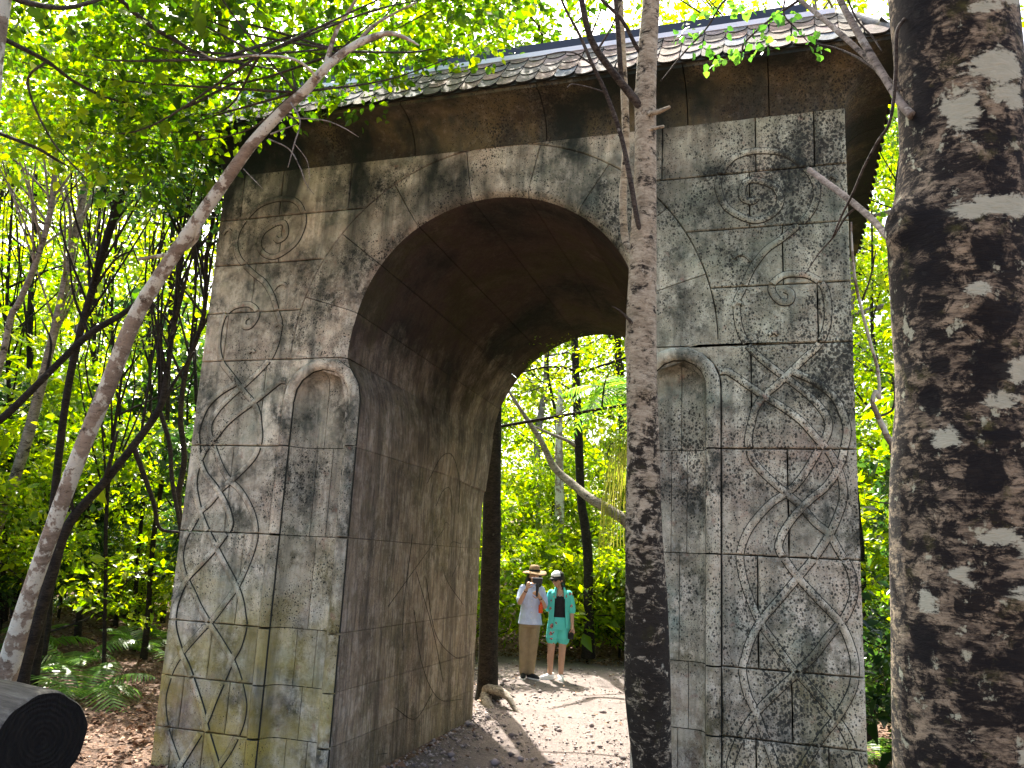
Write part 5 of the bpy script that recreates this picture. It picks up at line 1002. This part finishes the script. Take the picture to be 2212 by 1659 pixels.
# --- woman in straw hat with raised phone
fl_ = onz(1140, 1466)
pa = thing('person', 'person in straw hat, pale blue shirt and khaki trousers raising a phone', 'person', tuple(fl_), face_cam)
b = MB(); head(b, (.035, -.015, 1.53), .05, .10)
rod(b, [(.015, .02, 1.36), (.025, .01, 1.45)], [.05, .047]); stack(b, [(0, .01, .82, .145, .105), (0, .01, .95, .13, .095), (.0, .01, 1.08, .125, .09), (0, .01, 1.22, .145, .10), (.005, .015, 1.33, .13, .085), (.01, .015, 1.39, .06, .055)])
for (p0, p1, p2, p3) in (((-.075, .01, .86), (-.078, -.005, .47), (-.072, .02, .10), 1), ((.06, .01, .86), (.055, -.01, .47), (.035, .02, .10), 1)): rod(b, [p0, p1, p2], [.082, .056, .040])
LSh, LEl, LWr = (-.150, .015, 1.335), (-.175, -.10, 1.12), (-.075, -.285, 1.335); RSh, REl, RWr = (.160, .015, 1.325), (.215, -.03, 1.075), (.128, -.235, 1.225)
for (s_, e_, w_) in ((LSh, LEl, LWr), (RSh, REl, RWr)): rod(b, [s_, tuple((np.array(s_)+e_)/2), e_], [.047, .043, .038]); rod(b, [e_, tuple((np.array(e_)*.6+np.array(w_)*.4)), w_], [.038, .037, .025])
hand(b, LWr, (.35, -.15, 1.0), (.9, .3, -.2), .75, -1); hand(b, RWr, (-.5, -.6, .55), (-.6, .55, .2), 1.0, 1)
fuse('body', b, M['skin'], pa, .0055, 3)
g = MB(); stack(g, [(0, .01, .80, .188, .142), (0, .01, .88, .176, .134), (0, .01, 1.0, .160, .122), (0, .01, 1.12, .160, .122), (0, .012, 1.24, .168, .122), (.003, .015, 1.33, .156, .102), (.008, .015, 1.385, .09, .075), (.01, .015, 1.41, .062, .058)])
rod(g, [(-.13, .015, 1.335), (-.155, -.03, 1.25), (-.172, -.085, 1.155)], [.066, .064, .060]); rod(g, [(.14, .015, 1.33), (.185, 0, 1.22), (.21, -.025, 1.115)], [.066, .064, .060])
sh = fuse('shirt', g, M['shirt'], pa, .008, 4)
for z_ in np.linspace(.90, 1.33, 6): bt = obj('button', mesh_np('button', *ball((.012, -.122+.02*(z_ > 1.2)+.012*(z_ > 1.3), z_), (.008, .006, .008), 8)), M['white'], sh, True)
g = MB(); rod(g, [(-.05, -.055, 1.41), (-.015, -.085, 1.375), (.005, -.095, 1.35)], [.014, .016, .008], 8); obj('collar', g.mesh('collar'), M['shirt'], sh, True); g = MB(); rod(g, [(.07, -.05, 1.41), (.04, -.085, 1.375), (.015, -.095, 1.35)], [.014, .016, .008], 8); obj('collar', g.mesh('collar'), M['shirt'], sh, True)
g = MB(); stack(g, [(-.005, .01, .76, .158, .122), (-.005, .01, .85, .162, .124), (-.005, .01, .95, .15, .115)]); rod(g, [(-.080, .01, .84), (-.082, 0, .60), (-.080, 0, .40), (-.072, .02, .09)], [.098, .086, .074, .064], 14); rod(g, [(.068, .01, .84), (.064, 0, .60), (.055, 0, .40), (.036, .02, .09)], [.096, .084, .072, .062], 14)
fuse('trousers', g, M['khaki'], pa, .009, 3)
for (x_, a_) in ((-.072, -.05), (.045, .75)):
    g = MB(); shoe(g, x_, .0, a_); so = fuse('shoe', g, M['black'], pa, .007, 2); g = MB(); sole(g, x_, .0, a_, .0, .02); obj('sole', g.mesh('sole', False), M['white'], so, True)
g = MB(); g.add(*ball((.035, .035, 1.545), (.094, .092, .105), 18)); rod(g, [(-.055, .02, 1.52), (-.075, .0, 1.43), (-.08, -.02, 1.36)], [.035, .038, .02]); rod(g, [(.12, .02, 1.52), (.13, .0, 1.43), (.125, -.02, 1.37)], [.032, .034, .018]); rod(g, [(.02, .09, 1.5), (.02, .085, 1.36)], [.07, .05]); fuse('hair', g, M['hair'], pa, .008, 3)
hb = MB(); V, F = [], []; nr = 40
for (r_, z_, wv) in ((.082, 1.598, 0), (.11, 1.592, .2), (.15, 1.585, .6), (.188, 1.570, 1), (.190, 1.576, 1), (.15, 1.592, .6), (.11, 1.600, .2), (.082, 1.606, 0)):
    for q in range(nr): a_ = 2*math.pi*q/nr; V.append((.035+r_*math.cos(a_), .0+r_*.95*math.sin(a_), z_+wv*(.014*math.sin(2*a_+.6)+.01*math.sin(3*a_))+.06*wv*(.0)+.10*(r_*math.sin(a_))))
for l_ in range(7): F += [(l_*nr+q, l_*nr+(q+1) % nr, (l_+1)*nr+(q+1) % nr, (l_+1)*nr+q) for q in range(nr)]
F += [(7*nr+q, 7*nr+(q+1) % nr, (q+1) % nr, q) for q in range(nr)]
hat = obj('hat', mesh_np('hat', V, F), M['straw_hat'], pa, True); g = MB(); stack(g, [(.035, 0, 1.59, .086, .088), (.035, 0, 1.63, .083, .085), (.035, .003, 1.67, .076, .078), (.035, .004, 1.695, .058, .058), (.035, .004, 1.702, .02, .02)]); obj('hat_crown', g.mesh('hat_crown'), M['straw_hat'], hat, True)
g = MB(); stack(g, [(.035, 0, 1.60, .089, .091), (.035, 0, 1.615, .0885, .0905), (.035, 0, 1.63, .0865, .0885)]); obj('hat_band', g.mesh('hat_band'), M['black'], hat, True)
for (w_, e_) in ((LWr, LEl), (RWr, REl)):
    w_, e_ = np.array(w_), np.array(e_); d_ = unit(e_-w_); obj('bracelet', mesh_np('bracelet', *tube(np.stack([w_+d_*.03, w_+d_*.045]), .031, 12)), M['black'], pa, True)
def in_person(parent, name, mb, mat, label, cat):
    o = thing(name, label, cat, tuple(parent.location), parent.rotation_euler[2]); return o
ph = in_person(pa, 'phone', None, None, 'phone on a dark grip held up before the face under the straw hat', 'phone')
g = MB().box((.085, -.345, 1.465), (.155, .012, .075)); o = obj('screen_body', g.mesh('screen_body', False), M['plastic'], ph, True); m = o.modifiers.new('b', 'BEVEL'); m.width = .005; m.segments = 2
g = MB().box((.075, -.345, 1.508), (.175, .022, .012)); o = obj('clamp', g.mesh('clamp', False), M['silver'], ph, True); g = MB(); rod(g, [(.085, -.335, 1.43), (.088, -.325, 1.36), (.085, -.315, 1.29), (.083, -.312, 1.245)], [.02, .026, .019, .018]); obj('grip', g.mesh('grip'), M['plastic'], ph, True)
g = MB(); g.add(*ball((.085, -.335, 1.40), (.03, .026, .03), 12)); obj('motor', g.mesh('motor'), M['plastic'], ph, True)
bo_ = in_person(pa, 'water_bottle', None, None, 'bright orange water bottle hanging from the forearm of the phone holder', 'bottle')
g = MB(); stack(g, [(.152, -.17, .985, .030, .030), (.152, -.17, 1.0, .034, .034), (.152, -.17, 1.08, .034, .034), (.152, -.17, 1.105, .028, .028), (.152, -.17, 1.115, .014, .014)]); obj('bottle_body', g.mesh('bottle_body'), M['orange'], bo_, True)
g = MB(); stack(g, [(.152, -.17, 1.112, .017, .017), (.152, -.17, 1.14, .017, .017)]); obj('cap', g.mesh('cap'), M['orange'], bo_, True); obj('strap', mesh_np('strap', *branch([(.152, -.17, 1.135), (.148, -.20, 1.18), (.15, -.19, 1.225), (.17, -.16, 1.19), (.155, -.165, 1.14)], .005, .005, 5)), M['orange'], bo_, True)
# --- woman in turquoise with cap
fr_ = onz(1203, 1469)
pb = thing('person', 'person in turquoise floral shirt and shorts with white-fronted cap and sunglasses', 'person', tuple(fr_), face_cam)
b = MB(); hc_ = (-.045, -.02, 1.495); head(b, hc_, -.75, .18); rod(b, [(-.01, .02, 1.31), (-.03, .008, 1.41)], [.048, .044])
stack(b, [(0, .01, .80, .14, .10), (0, .01, .90, .13, .095), (0, .01, 1.02, .112, .085), (0, .01, 1.16, .132, .095), (0, .015, 1.27, .125, .08), (0, .015, 1.34, .055, .05)])
rod(b, [(-.085, .01, .82), (-.105, -.005, .45), (-.112, .02, .08)], [.085, .056, .038], 12); rod(b, [(.07, .01, .82), (.065, -.005, .45), (.055, .02, .08)], [.085, .056, .038], 12)
rod(b, [(-.105, -.005, .42), (-.112, .03, .31), (-.113, .02, .16)], [.05, .052, .038]); rod(b, [(.065, -.005, .42), (.062, .03, .31), (.056, .02, .16)], [.05, .052, .038])
S1, E1, W1 = (.150, .02, 1.275), (.190, .02, 1.04), (.205, -.06, .80); S2, E2, W2 = (-.150, .03, 1.275), (-.165, .10, 1.05), (-.09, .14, .86)
for (s_, e_, w_) in ((S1, E1, W1), (S2, E2, W2)): rod(b, [s_, tuple((np.array(s_)+e_)/2), e_], [.045, .040, .035]); rod(b, [e_, tuple((np.array(e_)*.6+np.array(w_)*.4)), w_], [.035, .034, .023])
hand(b, W1, (.15, -.1, -1), (-.7, .1, -.1), .6, -1); hand(b, W2, (.6, .1, -.8), (0, -1, 0), .5, 1)
fuse('body', b, M['skin2'], pb, .0055, 3)
g = MB(); stack(g, [(0, .01, .90, .139, .104), (0, .01, 1.0, .122, .095), (0, .01, 1.10, .130, .100), (0, .008, 1.18, .138, .105), (0, .01, 1.235, .115, .09), (0, .012, 1.26, .08, .07)]); rod(g, [(-.065, -.05, 1.22), (-.075, -.01, 1.30), (-.075, .03, 1.32)], [.016, .014, .013], 8); rod(g, [(.065, -.05, 1.22), (.075, -.01, 1.30), (.075, .03, 1.32)], [.016, .014, .013], 8); fuse('tank_top', g, M['black'], pb, .008, 3)
g = MB(); stack(g, [(0, .01, .74, .150, .118), (0, .01, .84, .152, .118), (0, .01, .93, .138, .106)]); rod(g, [(-.082, .01, .80), (-.092, .005, .70), (-.098, .0, .60)], [.098, .096, .098], 16); rod(g, [(.072, .01, .80), (.075, .005, .70), (.075, .0, .60)], [.098, .096, .098], 16); fuse('shorts', g, M['floral'], pb, .009, 3)
# open overshirt: a shell left open in front
V, F = [], []; na = 36; lv = [(.76, .182, .145, .62), (.88, .172, .138, .60), (1.0, .16, .128, .58), (1.12, .162, .128, .55), (1.22, .168, .122, .50), (1.29, .155, .10, .52), (1.335, .10, .075, .60), (1.36, .068, .06, .7)]
lv = catmull(np.array(lv), 30)
for (z_, rx_, ry_, op) in lv:
    for q in range(na): a_ = -math.pi/2+op+(2*math.pi-2*op)*q/(na-1); V.append((rx_*math.cos(a_)*(1+.02*math.sin(7*a_+z_*9)), .012+ry_*math.sin(a_)*(1+.03*math.sin(6*a_+z_*7)), z_))
for l_ in range(29): F += [(l_*na+q, l_*na+q+1, (l_+1)*na+q+1, (l_+1)*na+q) for q in range(na-1)]
ov = obj('overshirt', mesh_np('overshirt', V, F), M['floral'], pb, True); m = ov.modifiers.new('s', 'SOLIDIFY'); m.thickness = .008
for (p0, p1, p2) in (((.135, .02, 1.28), (.170, .02, 1.17), (.192, .015, 1.035)), ((-.135, .025, 1.28), (-.160, .06, 1.17), (-.168, .095, 1.055))):
    g = MB(); rod(g, [p0, p1, p2], [.062, .062, .064], 14); fuse('sleeve', g, M['floral'], ov, .008, 3)
g = MB(); rod(g, [(-.07, .0, 1.37), (-.075, -.075, 1.30), (-.07, -.11, 1.22)], [.016, .02, .01], 8); obj('lapel', g.mesh('lapel'), M['floral'], ov, True); g = MB(); rod(g, [(.06, .0, 1.37), (.07, -.075, 1.30), (.07, -.11, 1.22)], [.016, .02, .01], 8); obj('lapel', g.mesh('lapel'), M['floral'], ov, True)
for (x_, y_, a_) in ((-.112, .02, -.95), (.055, .02, .1)):
    g = MB(); shoe(g, x_, y_, a_); so = fuse('shoe', g, M['white'], pb, .007, 2); g = MB(); sole(g, x_, y_, a_); obj('sole', g.mesh('sole', False), M['white'], so, True)
Rh = np.array(Matrix.Rotation(-.75, 3, 'Z') @ Matrix.Rotation(.18, 3, 'X')); hc_ = np.array(hc_)
def hp(v): return tuple(Rh@np.array(v)+hc_)
g = MB(); [g.add(*ball(hp(c_), r_, 16)) for c_, r_ in (((0, .03, .03), .094), ((0, .06, -.02), .08))]; rod(g, [hp((0, .08, 0)), (.03, .10, 1.40), (.07, .06, 1.27), (.075, -.03, 1.18), (.08, -.075, 1.09)], [.07, .055, .048, .042, .018], 12); fuse('hair', g, M['hair'], pb, .008, 3)
g = MB(); V, F = ball((0, .012, .055), (.092, .106, .078), 20); g.add(np.array(V)@Rh.T+hc_, F); cap_ = obj('cap', g.mesh('cap'), M['black'], pb, True)
V, F = ball((0, .004, .058), (.090, .108, .080), 24); V = np.array(V); keep = [f for f in F if all(V[i][1] < .0 and V[i][2] > .05 for i in f)]; o = obj('cap_front', mesh_np('cap_front', V@Rh.T+hc_, keep), M['white'], cap_, True); m = o.modifiers.new('s', 'SOLIDIFY'); m.thickness = .004; m.offset = 1
V, F = [], []
for r_ in (0, 1):
    for q in range(17): a_ = math.pi+math.pi*q/16; V.append(hp(((.086+.004*r_)*math.cos(a_), (.09+.075*r_)*math.sin(a_)-.005, .045-.018*r_-.02*abs(math.cos(a_))*r_)))
F = [(q, q+1, 17+q+1, 17+q) for q in range(16)]; o = obj('cap_brim', mesh_np('cap_brim', V, F), M['black'], cap_, True); m = o.modifiers.new('s', 'SOLIDIFY'); m.thickness = .006
g = MB()
for s_ in (-1, 1): g.add(*(lambda VF: (np.array(VF[0])@Rh.T+hc_, VF[1]))(ball((s_*.034, -.086, .004), (.030, .012, .024), 12))); rod(g, [hp((s_*.06, -.075, .012)), hp((s_*.078, -.02, .012)), hp((s_*.078, .02, .008))], [.005, .004, .004], 6)
rod(g, [hp((-.012, -.096, .008)), hp((.012, -.096, .008))], [.004, .004], 6); fuse('sunglasses', g, M['plastic'], pb, .005, 1)
obj('necklace', mesh_np('necklace', *branch([(-.06, .0, 1.335), (-.035, -.07, 1.275), (-.005, -.094, 1.245), (.03, -.07, 1.275), (.05, .0, 1.335)], .0025, .0025, 5)), M['silver'], pb, True)
cm = in_person(pb, 'camera_pouch', None, None, 'small black pouch held low in the hand beside the floral shorts', 'pouch')
g = MB().box((.185, -.085, .665), (.085, .06, .10)); o = obj('pouch_body', g.mesh('pouch_body', False), M['black'], cm, True); m = o.modifiers.new('b', 'BEVEL'); m.width = .015; m.segments = 3
obj('strap', mesh_np('strap', *branch([(.150, -.085, .71), (.185, -.095, .765), (.225, -.085, .71)], .006, .006, 5)), M['black'], cm, True)
